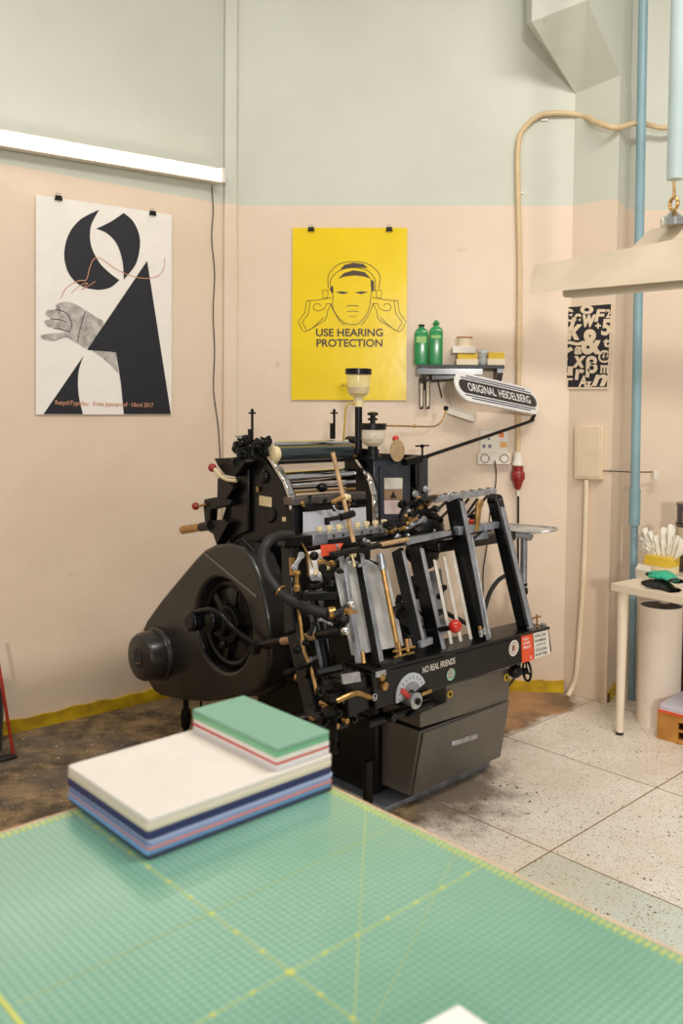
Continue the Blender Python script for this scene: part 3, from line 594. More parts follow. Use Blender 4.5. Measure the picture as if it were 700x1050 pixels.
ha, hb = V(462, 763, -.01), V(489, 754, -.01)
mb = MB(); mb.bar(ha, hb, .02, .024); part('drawer_handle', mb, M['steel'], .008, parent=dr)
M['ringy'] = mat('yellow_washer', (214, 180, 60), .4, .2)
for x, y in ((461, 711.5), (519, 694.5)):
    mb = MB(); mb.ring(V(x, y, .003), N1, .012, .0045, 18, 6); w_ = part('yellow_washer', mb, M['ringy'], parent=pnl)
    mb = MB(); mb.lathe(V(x, y, .001), N1, [(0, .009), (.004, .007)], 12); part('bolt', mb, M['black'], parent=pnl)
# leg posts
mb = MB(); a = atz(190.5, 750, 0); mb.cyl(a, Vector((a.x, a.y, .25)), .013, n=12); mb.lathe(a+Z0*.02, Z0, [(0, .02), (.05, .026), (.09, .02)], 12); part('support_leg', mb, M['black'])
mb = MB(); a = atz(206, 742, 0); mb.cyl(a, Vector((a.x, a.y, .25)), .006, n=8); part('support_leg', mb, M['black'])
mb = MB(); a = V(377, 815, -.12); a.z = .023; mb.bar(a, Vector((a.x, a.y, .22)), .035, .02, N1); part('support_leg', mb, M['iron'], .002)
# --- long front bar
BV = .06
TL, TR, BR, BL = V(381, 691, BV), V(563, 645.5, BV), V(566, 668.5, BV), V(385, 728, BV)
mb = MB(); nB = V(459, 703.5, BV); nA = V(457, 717.5, BV)
mb.prism([TL, TR, BR, V(523, 684, BV), nB, V(440, 712, BV), BL], N1*-.05); fb = part('front_bar', mb, M['black'], .006, seg=3)
mb = MB(); mb.prism([TL+Z0*.001+N1*.004, TR+Z0*.001+N1*.004, TR+Z0*.001-N1*.14, TL+Z0*.001-N1*.14], Z0*.012); part('front_ledge', mb, M['black'], .003)
mb = MB(); mb.prism([V(355, 700, BV-.02), TL-N1*.02, BL-N1*.02, V(357, 738, BV-.02)], N1*-.12); part('bar_end_box', mb, M['black'], .01)
mb = MB(); mb.prism([V(351, 692, BV), V(369, 689, BV), V(370, 699, BV), V(352, 702, BV)], N1*-.01); part('maker_plate', mb, M['steel'], .001, label='small silver plate')
def bp(px, py, o=.001): return V(px, py, BV+o)
def poly(name, pts, m, parent, o=.0012, th=.0006):
    mb = MB(); mb.prism([bp(x, y, o) for x, y in pts], N1*th); return part(name, mb, m, parent=parent)
M['orange'] = mat('orange_red_sticker', (232, 84, 44), .45, var=.04); M['stick'] = mat('white_sticker', (228, 222, 208), .5, var=.04); M['mint'] = mat('mint_sticker', (140, 190, 172), .5, var=.05)
part_lab = poly('sticker', [(534, 651.5), (545.6, 649), (547.5, 676), (535, 680)], M['orange'], fb); part_lab['label'] = 'orange red sticker with white lettering'
sw = poly('sticker', [(546.4, 648.5), (561.5, 644.5), (564, 670), (548, 675.5)], M['stick'], fb); sw['label'] = 'white sticker with five lines of black words'
XD = (TR-TL).normalized()
def ptx(s, x0, y0, x1, y1, h, m, par, o=.0022, bold=.0):
    a, b = bp(x0, y0, o), bp(x1, y1, o); t = text('sticker_lettering', s, m, (a+b)/2, b-a, Z0, h, par, .0002, width=(b-a).length, bold=bold); return t
for i, s in enumerate(('SPACEK', 'NAMEK', 'JUICE', 'ODZEK', 'KAPTER')):
    y = 651+i*4.75; xo = .25*i; k = 1.2 if s == 'JUICE' else 0
    ptx(s, 548.2+xo+k, y+1.6, 560+xo-k, y-1.2, .012, M['ink'], fb, bold=.012)
ptx('YOU', 535.6, 656, 541.5, 654.6, .011, M['white'], fb, bold=.03); ptx('LOVE', 536, 660, 543, 658.4, .011, M['white'], fb, bold=.03); ptx('PRINT', 536.4, 664.5, 544, 662.7, .011, M['white'], fb, bold=.03)
mb = MB(); mb.ring(bp(544.3, 674, .002), N1, .006, .001, 14, 4); part('sticker_mark', mb, M['white'], parent=fb)
mb = MB(); mb.lathe(bp(526.5, 664.5, .001), N1, [(0, .033), (.001, .033)], 28); part('round_sticker', mb, M['stick'], parent=fb)
mb = MB(); mb.lathe(bp(526.5, 664.5, .0021), N1, [(0, .025), (.0004, .025)], 24); part('sticker_ring', mb, mat('sticker_grey', (120, 116, 110), .5), parent=fb)
mb = MB(); mb.lathe(bp(526.5, 664.5, .0027), N1, [(0, .021), (.0004, .021)], 24); part('sticker_centre', mb, M['stick'], parent=fb)
c = bp(526.5, 664.5, .0034); mb = MB(); mb.flat([c+Z0*.016*math.cos(t)+XD*(.001+.010*math.sin(t)) for t in [PI*i/10 for i in range(11)]]); part('sticker_mark', mb, M['red'], parent=fb)
mb = MB(); mb.flat([c+Z0*.016*math.cos(t)-XD*(.001+.010*math.sin(t)) for t in [PI*i/10 for i in range(11)]]); part('sticker_mark', mb, M['ink'], parent=fb)
mb = MB(); mb.lathe(bp(462, 691.5, .001), N1, [(0, .0235), (.001, .0235)], 26); part('round_sticker', mb, M['mint'], parent=fb, label='round mint green sticker')
for i in range(3): ptx('RISO', 459.3, 688+i*3.3, 464.6, 686.7+i*3.3, .008, mat('coral_ink', (196, 96, 88), .5) if i == 0 else bpy.data.materials['coral_ink'], fb, bold=.02)
ptx('NO REAL FRIENDS', 433, 687.3, 466.4, 677.2, .024, M['stick'], fb, bold=.01)
mb = MB(); mb.ring(bp(384, 715, .002), N1, .011, .0022, 16, 6); part('emblem_ring', mb, M['steel'], parent=fb); ptx('N', 382.5, 716, 386, 714.6, .012, M['stick'], fb)
# pressure dial
dc = bp(420.5, 712, .001)
def arcpoly(c, r0, r1, a0, a1, n=20):
    A = [a0+(a1-a0)*i/n for i in range(n+1)]
    P = [c+XD*r1*math.cos(math.radians(t))+Z0*r1*math.sin(math.radians(t)) for t in A]+[c+XD*r0*math.cos(math.radians(t))+Z0*r0*math.sin(math.radians(t)) for t in A[::-1]]
    return P
mb = MB(); 
Aa = arcpoly(dc, .047, .079, 22, 192); n_ = len(Aa)//2
for i in range(n_-1): mb.prism([Aa[i], Aa[i+1], Aa[-2-i], Aa[-1-i]], N1*.006)
dial = part('pressure_dial', mb, mat('dial_grey_white', (196, 204, 212), .4, .2, .06), label='silver white quarter dial with tick marks')
tk = MB()
for i in range(10):
    t = math.radians(32+i*17); d = XD*math.cos(t)+Z0*math.sin(t); tk.bar(dc+N1*.0068+d*.058, dc+N1*.0068+d*.070, .0022, .0006, N1)
part('dial_ticks', tk, M['ink'], parent=dial)
mb = MB(); Aa = arcpoly(dc, .018, .046, 20, 200)
for i in range(n_-1): mb.prism([Aa[i], Aa[i+1], Aa[-2-i], Aa[-1-i]], N1*.004)
part('dial_plate', mb, M['bluesteel'])
mb = MB(); kc = V(426, 718.5, BV+.03); mb.lathe(kc-N1*.05, N1, [(0, .022), (.04, .024), (.05, .030), (.055, .030), (.058, .026)], 22); kn = part('dial_knob', mb, M['steel'])
mb = MB(); mb.lathe(kc+N1*.008, N1, [(0, .012), (.008, .012), (.01, .008)], 12); part('knob_bolt', mb, M['iron'], parent=kn)
mb = MB(); mb.bar(V(412, 708, BV+.012), V(419, 714.5, BV+.012), .018, .01, N1); part('dial_pointer', mb, M['red'], .002, label='red pointer tab')
mb = MB(); mb.bar(V(432, 712, BV+.01), V(442, 708, BV+.01), .012, .008, N1); part('brass_lever', mb, M['brass'], .001)
mb = MB(); mb.lathe(V(390, 694, BV), N1, [(0, .013), (.012, .013), (.015, .009)], 14); mb.lathe(V(392.5, 703, BV), N1, [(0, .015), (.014, .015), (.018, .008)], 14); part('thumb_screw', mb, M['brass'])
mb = MB(); mb.bar(V(385, 692, BV+.006), V(395, 689.5, BV+.006), .02, .01, N1); part('latch', mb, M['steel'], .002)
# handwheel under the right end of the bar
hc = V(540, 688, .03); mb = MB(); ax = (E1*.85+N1*.5).normalized(); mb.ring(hc, ax, .041, .0055, 30, 8)
for i in range(3):
    t = 2*PI*i/3+.5; a_ = ax.orthogonal().normalized(); b_ = ax.cross(a_); mb.cyl(hc, hc+(a_*math.cos(t)+b_*math.sin(t))*.041, .004, n=8)
part('hand_wheel', mb, M['black'])
mb = MB(); mb.cyl(V(522, 690, .0), hc, .014, n=12); mb.ball(V(528, 688, .02), .03); part('wheel_shaft', mb, M['iron'])
# --- upright guide bars (lean back going up)
TV = -.17
def upright(x0, y0, x1, y1, wt, dp, m, name='guide_bar', v0=TV, v1=.03, bevel=.002, foot=None, edge=None):
    p, q = V(x0, y0, v0), V(x1, y1, v1); mb = MB(); s = CF/3.55
    mb.bar(p-N1*dp/2, q-N1*dp/2, wt/s*1.35, dp, N1); o = part(name, mb, m, bevel)
    if edge:
        e2 = MB(); e2.bar(p+N1*(.002+dp*.07), q+N1*(.002+dp*.07), wt/s*1.3, .003, N1); part('bar_lit_face', e2, edge, .0008, parent=o)  # steel grey strip paints the light caught by the front face
    if foot:
        f2 = MB(); f2.bar(q-N1*.03-Z0*.005, q+N1*.03-Z0*.005, foot/s*1.3, .03); part('bar_foot', f2, m, .002, parent=o)
    return o
upright(353, 574, 370.5, 681, 4, .02, M['bluesteel'])
upright(370, 567, 391, 681, 4.5, .03, M['iron'], foot=12, edge=M['bluesteel'])
upright(412, 565, 434.5, 662, 3.5, .05, M['black'], edge=M['bluesteel'])
mb = MB(); mb.bar(V(430, 661, .03), V(442, 656.5, .03), .02, .025); part('bar_foot', mb, M['bluesteel'], .003)
upright(431, 562, 455, 671, 4.5, .06, M['black'], foot=13, edge=M['bluesteel'])
for a in ((438, 584, 454, 663), (446, 574, 464, 664), (456, 571, 474, 663), (465.5, 569, 484, 659)):
    upright(*a, 3.4, .006, M['slat'], name='delivery_slat', v0=-.16, v1=.0)
upright(472.5, 514, 499.5, 656, 5.5, .075, M['black'], v0=-.19, edge=M['bluesteel'])
upright(484, 548, 503, 654, 2, .008, M['steel'], name='guide_rod', v0=-.16, v1=.055)
p, q = V(507.5, 513, -.20), V(538.5, 643, .02)
mb = MB(); mb.bar(p, q, .048, .055, N1, w2=.05); mb.lathe(p-N1*.026, N1, [(0, .0285), (.05, .0285)], 18); gbR = part('guide_bar', mb, M['black'], .004)
mb = MB(); mb.bar(p+N1*.029+E1*.004+(q-p)*.05, q+N1*.029+E1*.004, .030, .003, N1); part('bar_lit_face', mb, M['bluesteel'], .001, parent=gbR)  # light on the black bar's front face, painted as a grey strip
mb = MB(); mb.lathe(p+N1*.024, N1, [(0, .009), (.004, .009)], 12); part('bolt', mb, M['steel'], parent=gbR)
# brass guide rods
mb = MB(); mb.cyl(V(391, 577, -.15), V(409.5, 674, .035), .010, n=12); r_ = part('brass_guide_rod', mb, M['brass'])
mb = MB(); mb.cyl(V(389.5, 569, -.17), V(392.5, 585, -.135), .0135, n=12); part('rod_sleeve', mb, M['bluesteel'], parent=r_)
for x, y, h in ((410, 672, 14), (418, 668, 13), (373, 680, 12), (493, 652, 10)):
    mb = MB(); mb.cyl(V(x, y, .045), V(x-1.5, y-h, .035), .0075, n=10); part('brass_peg', mb, M['brass'])
mb = MB(); mb.cyl(V(403, 668, .045), V(425, 663, .045), .004, n=8); mb.cyl(V(404, 674, .048), V(424, 669, .048), .004, n=8); part('cross_pin', mb, M['brass'])
for i in range(3):
    mb = MB(); mb.lathe(V(493+i*3.5, 653-i*2.5, .05), Z0, [(0, .006), (.006, .008), (.014, .006), (.02, .008), (.028, .005)], 10); part('adjusting_screw', mb, M['steel'])
mb = MB(); mb.cyl(V(551, 645, .03), V(550, 630, .03), .004, n=8); mb.cyl(V(546, 634, .03), V(554, 632, .03), .004, n=8); mb.lathe(V(551, 645, .03), Z0, [(0, .012), (.012, .009)], 10); part('wing_screw', mb, M['brass'])
mb = MB(); mb.lathe(V(557, 642, .03), Z0, [(0, .012), (.012, .012)], 6); part('hex_nut', mb, M['bluesteel'])
# grey sheets behind the bars
def sheet(name, pts, m, v0, v1, y0, y1, lab=None):
    P = []
    for x, y in pts: t = (y-y0)/(y1-y0); P.append(V(x, y, v0+(v1-v0)*t))
    mb = MB(); mb.prism(P, N1*-.004); return part(name, mb, m, label=lab)
sheet('feed_board', [(341, 577), (395, 572), (414, 662), (361, 672)], M['sheet'], -.22, -.03, 575, 670, 'large grey metal sheet')
sheet('side_plate', [(313, 606), (330, 600), (338, 675), (330, 690), (322, 655)], M['bluesteel'], -.30, -.12, 600, 690)
sheet('delivery_board', [(418, 592), (452, 583), (461, 648), (432, 660)], M['bluesteel'], -.36, -.16, 585, 660)
mb = MB(); mb.ring(V(428, 625, -.12), N1, .085, .007, 26, 6, a0=-1.6, a1=1.9); part('drive_belt', mb, M['black'])
mb = MB(); mb.tube([V(440, 640, -.14), V(452, 628, -.2), V(466, 633, -.2), V(482, 640, -.2), V(494, 632, -.22), V(502, 608, -.24), V(512, 594, -.24), V(524, 588, -.26)], .010, 10, smooth=5); part('black_hose', mb, M['rubber'])
mb = MB(); mb.cyl(V(438, 648, -.06), V(462, 643.5, .04), .010, n=10); lv = part('delivery_lever', mb, M['iron'])
mb = MB(); mb.ball(V(466.5, 642, .05), .026, 20); part('lever_knob', mb, M['red'], parent=lv, label='bright red ball knob')
mb = MB(); gb(mb, (.02, -.30, .60), (.10, -.10, .78)); part('bearing_block', mb, M['iron'], .01)
mb = MB(); mb.cyl(V(402, 632, -.12), V(424, 648, -.1), .02, n=12); mb.ball(V(414, 640, -.12), .035); mb.cyl(V(418, 653, -.04), V(426, 652, -.02), .007, n=8); part('linkage', mb, M['black'])
# cross bars at the top of the guides
mb = MB(); mb.prism([V(470, 540.5, -.15), V(495, 537, -.15), V(495, 544.5, -.15), V(471, 549, -.15)], N1*-.03); part('cross_bar', mb, M['bluesteel'], .002)
mb = MB(); mb.prism([V(496, 538, -.15), V(514, 534.5, -.15), V(514, 541, -.15), V(496, 544.5, -.15)], N1*-.03); part('cross_bar', mb, M['bluesteel'], .002)
mb = MB(); mb.prism([V(414, 553.5, -.15), V(463, 544.5, -.15), V(463, 549, -.15), V(418, 559, -.15)], N1*-.03); part('cross_bar', mb, M['bluesteel'], .002)
mb = MB(); mb.cyl(V(388, 559, -.15), V(418, 553, -.15), .009, n=12); part('cross_bar_rod', mb, M['tan'])
mb = MB(); mb.bar(V(340, 569, -.15), V(389, 559, -.15), .03, .018); mb.bar(V(389, 559, -.19), V(500, 541, -.19), .04, .028); part('cross_bar_support', mb, M['iron'], .004)
mb = MB(); mb.prism([V(487, 554, -.16), V(499, 542, -.16), V(501, 552, -.16)], N1*-.02); part('gusset_plate', mb, M['bluesteel'], .001)
mb = MB(); mb.bar(V(491, 516, -.15), V(488, 545, -.15), .034, .014, N1, w2=.02); mb.lathe(V(491, 516, -.157), N1, [(0, .017), (.014, .017)], 16); part('brass_handle', mb, M['brass'], .003)
mb = MB(); mb.lathe(V(485, 537, -.2), Z0, [(0, .03), (.012, .032), (.018, .02)], 18); part('red_button', mb, M['red'])
mb = MB(); mb.lathe(V(484, 534, -.24), Z0, [(0, .012), (.03, .012)], 12); part('black_stud', mb, M['black'])
mb = MB(); mb.bar(V(440, 560, -.24), V(520, 548, -.30), .10, .05); part('rear_rail', mb, M['black'], .01)
# --- gripper arm hub and linkages
mb = MB()
hub = V(438, 545, -.34); mb.lathe(hub-N1*.09, N1, [(0, .05), (.02, .09), (.09, .10), (.12, .08), (.14, .04)], 22); gh = part('gripper_hub', mb, M['iron'], label='dark oily rotating gripper hub')
mb = MB(); mb.lathe(V(434, 566, -.30)-N1*.06, N1, [(0, .05), (.05, .075), (.09, .07), (.1, .03)], 18); part('hub_bearing', mb, M['black'], parent=gh)
mb = MB()
for a in (((400, 549), (440, 513), .014), ((408, 552), (447, 520), .012), ((420, 528), (436, 520), .012), ((398, 542), (428, 531), .010), ((425, 551), (450, 534), .009), ((431, 513), (447, 509), .013)):
    (x0, y0), (x1, y1), r = a; mb.bar(V(x0, y0, -.28), V(x1, y1, -.36), r*2, r*1.4)
part('gripper_arm', mb, M['iron'], .004)
mb = MB()
random.seed(7)
for i in range(16):
    t = i/15; x = 402+42*t+random.uniform(-3, 3); y = 547-36*t+random.uniform(-4, 4); p = V(x, y, -.28-.07*t); mb.lathe(p, Vector((random.uniform(-1, 1), -1, random.uniform(-.5, 1))), [(0, .010), (.012, .010), (.014, .006)], 6)
part('gripper_nuts', mb, M['brass'])
mb = MB()
for i in range(9):
    t = i/8; x = 404+44*t+random.uniform(-4, 4); y = 552-34*t+random.uniform(-3, 5); p = V(x, y, -.27-.07*t); mb.lathe(p, Vector((random.uniform(-1, 1), -1, random.uniform(-.5, 1))), [(0, .008), (.02, .008), (.024, .004)], 8)
part('gripper_bolts', mb, M['steel'])
# toothed silver rack and sloping rods under it
mb = MB(); a, b = V(444, 512, -.36), V(506, 503.5, -.36); mb.bar(a, b, .035, .026); rk = part('notched_rail', mb, M['steel'], .002, label='silver notched rail')
for i in range(7):
    p = a.lerp(b, (i+.5)/7)+Z0*.014; mb = MB(); mb.bar(p-E1*.008, p+E1*.008, .03, .012); part('rail_tooth', mb, M['chrome'], .002, parent=rk)
for i, (x0, y0, x1, y1) in enumerate(((452, 531, 470, 513), (464, 531, 480, 512), (474, 533, 489, 512), (480, 530, 500, 508), (447, 524, 458, 514))):
    mb = MB(); mb.cyl(V(x0, y0, -.30), V(x1, y1, -.37), .0065, n=8); part('sloping_rod', mb, M['iron'])
# --- flywheel cover (plane faces left front)
FU = -.25
fcpx = [(146, 655), (146, 645), (150, 636), (165, 615), (184, 592), (200, 573), (209, 564), (219, 559), (233, 557), (247, 561), (257, 572), (264, 590), (270, 610), (274.5, 632), (277, 655), (276, 678), (272, 696), (264, 707), (252, 713), (235, 717), (211, 720), (186, 718), (165, 714), (157, 709), (151, 699)]
mb = MB(); mb.prism([U(x, y, FU) for x, y in fcpx], E1*.13)
gc = U(227, 641, FU-.004)
def carve(mb, cut):
    def ob(b):
        me = bpy.data.meshes.new('t'); me.from_pydata(b.v, [], b.f); me.update()
        import bmesh as bm_; x = bm_.new(); x.from_mesh(me); bm_.ops.recalc_face_normals(x, faces=x.faces); x.to_mesh(me); x.free()
        o = bpy.data.objects.new('t', me); COL.objects.link(o); return o
    A, B = ob(mb), ob(cut); bo = A.modifiers.new('b', 'BOOLEAN'); bo.object = B; bo.operation = 'DIFFERENCE'; bo.solver = 'EXACT'
    me = bpy.data.meshes.new_from_object(A.evaluated_get(bpy.context.evaluated_depsgraph_get()))
    r = MB(); r.add([v.co.copy() for v in me.vertices], [list(p.vertices) for p in me.polygons])
    bpy.data.objects.remove(A); bpy.data.objects.remove(B); return r
ct = MB(); ct.lathe(gc+E1*.07, -E1, [(0, .195), (.2, .195)], 48)
gd = part('flywheel_guard', carve(mb, ct), M['guard'], .014, seg=3, label='charcoal pear shaped flywheel cover', sharp=50)
# outer rim band further back
fc2 = [(250, 556), (262, 562), (274, 580), (283, 604), (288, 640), (288, 680), (282, 704), (268, 714), (245, 716), (235, 700), (235, 580)]
mb = MB(); mb.prism([U(x, y, FU+.1) for x, y in fc2], E1*.10); part('guard_rim', mb, M['guard'], .02, seg=3, sharp=60)
fwc = gc+E1*.05
mb = MB(); mb.ring(fwc, E1, .168, .016, 36, 8)
for i in range(6):
    t = i*PI/3+.3; mb.bar(fwc, fwc+N1*.165*math.cos(t)+Z0*.165*math.sin(t), .03, .012, E1)
part('flywheel', mb, M['black'])
mb = MB(); mb.lathe(fwc, -E1, [(0, .085), (.03, .08), (.035, .05), (.07, .045), (.075, .02)], 26); part('flywheel_hub', mb, M['iron'], .002)
mb = MB(); p = U(250, 563, FU-.01); mb.tube([U(241, 562, FU+.03), U(244, 555, FU+.02), U(249, 553, FU+.02), U(261, 566, FU+.04)], .0055, 8); part('lifting_handle', mb, M['iron'])
mb = MB(); mb.bar(U(209, 567, FU-.002), U(263, 612, FU-.002), .010, .004, E1); part('guard_seam', mb, M['cab'], .001)
# motor cap
mc = U(163, 670, FU); 
mb = MB(); mb.lathe(mc+E1*.02, -E1, [(0, .122), (.03, .122), (.04, .112), (.105, .108), (.122, .098), (.126, .080)], 36); cpx = part('motor_cap', mb, M['guard'], .003)
cf = mc-E1*.106
mb = MB(); mb.prism([cf+N1*(.032*x)+Z0*(.04*y)-E1*.0008 for x, y in ((-1, -.6), (-.6, -1), (.6, -1), (1, -.6), (1, .6), (.6, 1), (-.6, 1), (-1, .6))], -E1*.002); part('cap_slot', mb, M['ink'], .0, parent=cpx)
mb = MB(); mb.bar(cf-E1*.003-N1*.012-Z0*.028, cf-E1*.003+N1*.02-Z0*.016, .008, .004); part('brass_clip', mb, M['brass'], parent=cpx)
# crank gear in front of the opening and its control rod
k1 = U(197, 637, FU-.09)
mb = MB(); mb.lathe(k1+E1*.07, -E1, [(0, .03), (.04, .045), (.08, .045), (.09, .03)], 8); mb.lathe(U(212, 637, FU-.06)+E1*.05, -E1, [(0, .05), (.05, .05), (.06, .03)], 20); part('clutch_knob', mb, M['black'], .003)
mb = MB(); mb.tube([U(200, 628, FU-.08), U(214, 625, FU-.09), U(226, 630, FU-.08), U(240, 645, FU-.05), U(262, 660, FU-.03), U(276, 663, FU-.01)], .011, 10, smooth=4); part('control_link', mb, M['iron'])
mb = MB(); mb.lathe(U(232, 660, FU-.03), -E1, [(0, .018), (.02, .018), (.03, .01)], 10); part('link_bolt', mb, M['iron']); mb = MB(); mb.lathe(U(264, 665, FU-.03), -E1, [(0, .022), (.03, .02)], 10); part('link_bolt', mb, M['iron'])
r0, r1 = U(268, 661, FU-.02), V(352, 647, .0)
def R(t): return r0.lerp(r1, t)
mb = MB(); mb.lathe(R(0), R(1)-R(0), [(0, .016), ((R(.28)-R(0)).length, .016), ((R(.29)-R(0)).length, .012), ((R(.71)-R(0)).length, .012), ((R(.72)-R(0)).length, .017), ((R(.98)-R(0)).length, .017)], 14); part('control_rod', mb, M['black'])
mb = MB(); mb.cyl(R(.27), R(.73), .0145, n=14); part('rod_grip', mb, M['tan'], label='tan varnished grip')
for x, y, v in ((354, 647, .02), (360, 620, .0)):
    mb = MB(); mb.ball(V(x, y, v), .017, 16); part('chrome_knob', mb, M['chrome'])
mb = MB(); mb.cyl(V(343, 630, -.03), V(359, 621, .0), .012, n=10); mb.lathe(V(348, 634, -.02), N1, [(0, .02), (.03, .02), (.04, .01)], 10); mb.cyl(V(345, 640, -.05), V(356, 632, .0), .01, n=8); mb.ball(V(350, 628, -.02), .02, 10); part('valve_block', mb, M['iron'])
mb = MB(); mb.cyl(V(352, 630, .0), V(366, 627, .01), .006, n=8); mb.lathe(V(355, 626, .0), N1, [(0, .011), (.02, .011)], 8); part('valve_pin', mb, M['brass'])
# corrugated air hose
hp_ = [V(300, 549, -.36), V(285, 550, -.36), V(274, 557, -.34), V(269.5, 572, -.33), V(273, 588, -.30), V(283, 603, -.26), V(297, 615, -.20), V(312, 622, -.14), V(328, 628, -.08), V(338, 629, -.05)]
mb = MB(); mb.tube(spline(hp_, 12), .0185, 12, rib=.07); part('air_hose', mb, M['rubber'], sharp=80)
mb = MB(); mb.cyl(V(336, 629, -.055), V(343, 628, -.045), .021, n=14); part('hose_clamp', mb, M['brass']); mb = MB(); mb.ring(V(288, 606, -.24), (V(297, 615, -.2)-V(283, 603, -.26)), .020, .004, 16, 6); part('hose_clamp', mb, M['brass'])
# side linkages around x 290..345
mb = MB(); mb.tube([V(303, 603, -.30), V(308, 640, -.22), V(312, 668, -.15), V(320, 690, -.1), V(325, 712, -.05)], .0065, 8, smooth=3); part('brass_pipe', mb, M['brass'])
mb = MB(); mb.bar(V(296, 560, -.42), V(300, 650, -.25), .04, .05, N1); mb.bar(V(300, 640, -.27), V(322, 735, -.08), .03, .06, N1); mb.bar(V(318, 600, -.30), V(338, 700, -.1), .03, .03, N1); part('side_strut', mb, M['black'], .006)
mb = MB(); mb.bar(V(335, 716, .0), V(385, 706, .04), .03, .03); mb.cyl(V(325, 690, -.08), V(352, 684, -.02), .014, n=10); mb.cyl(V(300, 740, -.1), V(375, 722, .0), .02, n=12); part('lower_linkage', mb, M['iron'], .004)
mb = MB(); mb.tube([V(363, 716, .06), V(372, 714, .075), V(384, 711, .085), V(396, 710, .085)][:3]+[V(380, 716, .07)], .009, 8, smooth=3) if False else mb.tube([V(345, 719, .06), V(358, 713, .075), V(367, 711, .08), V(379, 715, .075)], .009, 10, smooth=4); part('brass_hand_lever', mb, M['brass'])
mb = MB(); mb.ring(V(345, 744, -.03), (E1*.5+N1*.6), .085, .010, 32, 8); mb.lathe(V(345, 744, -.03), E1, [(-.02, .02), (.04, .02)], 12); mb.ring(V(345, 744, -.06), (E1*.5+N1*.6), .060, .006, 32, 6); part('impression_wheel', mb, M['black'])
mb = MB(); mb.ring(V(347, 744, -.02), (E1*.5+N1*.6), .087, .005, 32, 6, a0=0, a1=2*PI); part('wheel_rim', mb, M['iron'])
mb = MB(); mb.lathe(V(352, 738, -.0), N1, [(0, .01), (.02, .01)], 8); mb.lathe(V(342, 743, -.0), N1, [(0, .012), (.02, .01)], 8); mb.lathe(V(317, 734, -.03), N1, [(0, .01), (.02, .012)], 8); part('grease_nipple', mb, M['brass'])
mb = MB(); mb.cyl(V(375, 742, .0), V(440, 722, .0), .02, n=12); mb.lathe(V(400, 735, .02), N1, [(0, .02), (.02, .015)], 10); mb.cyl(V(418, 735, .02), V(428, 728, .04), .012, n=10); part('cross_shaft', mb, M['black'])
LK = None
# --- press head: side frames with polished edges
LFU, RFU = -.10, .42
lf = [(255, 469), (265, 466), (272, 470), (281, 481), (289, 494), (294, 508), (296, 522), (296, 548), (298, 580), (300, 640), (225, 640), (221, 555), (226, 535), (233, 512), (241, 488), (248, 474)]
mb = MB(); mb.prism([U(x, y, LFU) for x, y in lf], E1*.05); lfo = part('side_frame', mb, M['black'], .008, label='tall black left side frame')
edge = [(274, 467), (282, 480), (290, 493), (295.5, 508), (298, 525), (297.5, 548)]
mb = MB(); E = [U(x, y, LFU-.004) for x, y in edge]; 
for i in range(len(E)-1): mb.bar(E[i]+E1*.014, E[i+1]+E1*.014, .028, .016, N1)
part('frame_edge', mb, M['chrome'], .002, parent=lfo)
# cast relief on left frame
mb = MB(); mb.lathe(U(271, 489, LFU), -E1, [(0, .03), (.012, .028), (.016, .018)], 20); mb.lathe(U(278, 528, LFU), -E1, [(0, .035), (.01, .03)], 20); mb.prism([U(x, y, LFU) for x, y in ((252, 480), (258, 476), (258, 545), (238, 552), (243, 505))], -E1*.02); part('frame_boss', mb, M['black'], .006, parent=lfo)
mb = MB(); mb.prism([U(266, 508, LFU-.001), U(278.5, 510, LFU-.001), U(278.5, 520, LFU-.001), U(266, 518, LFU-.001)], -E1*.002); lb = part('rating_plate', mb, M['cream'], parent=lfo, label='small cream rating plate')
mb = MB(); mb.prism([U(289.5, 530, LFU-.001), U(295, 530, LFU-.001), U(295, 534.5, LFU-.001), U(289.5, 534.5, LFU-.001)], -E1*.002); part('small_plate', mb, M['cream'], parent=lfo)
mb = MB(); mb.cyl(U(263.5, 499, LFU-.01), U(264, 504, LFU-.01), .006, n=8); part('grease_nipple', mb, M['brass'], parent=lfo)
rf = [(352, 466), (360, 462), (367, 470), (376, 487), (381, 500), (383, 520), (382, 548), (366, 560), (352, 560), (354, 500)]
mb = MB(); mb.prism([U(x, y, RFU) for x, y in rf], E1*.04); rfo = part('side_frame', mb, M['iron'], .006, label='right side frame')
E = [U(x, y, RFU-.002) for x, y in [(361, 465), (369, 478), (378, 493), (382, 508), (383, 530), (382, 546)]]; mb = MB()
for i in range(len(E)-1): mb.bar(E[i]+E1*.011, E[i+1]+E1*.011, .022, .016, N1)
part('frame_edge', mb, M['chrome'], .002, parent=rfo)
# rollers between the frames
M['roller'] = mat('dark_green_rubber_roller', (38, 52, 54), .22, 0, .15, 5, coat=.6)
def roller(name, p, q, r, m, lab=None, capr=None, capm=None):
    p, q = Vector(p), Vector(q); mb = MB(); mb.cyl(p, q, r, n=32); o = part(name, mb, m, .002, label=lab)
    return o
rv = -.70
ro = roller('ink_roller', V(283, 465.5, rv), V(359, 462.5, rv), .031, M['roller'], 'dark green black rubber roller')
d_ = (V(359, 462.5, rv)-V(283, 465.5, rv)).normalized(); a = V(283, 465.5, rv)
mb = MB(); mb.lathe(a-d_*.03, d_, [(0, .02), (.004, .032), (.03, .034)], 24); part('roller_disc', mb, M['cream'], parent=ro)
mb = MB(); mb.lathe(V(359, 462.5, rv), d_, [(0, .031), (.02, .031), (.025, .02)], 24); part('roller_disc', mb, M['brass'], parent=ro)
roller('chrome_roller', V(279, 456, rv-.05), V(357, 454, rv-.05), .015, M['chrome'], 'thin chrome roller')
roller('ink_roller', V(284, 473, rv-.04), V(359, 470, rv-.04), .014, M['ink'])
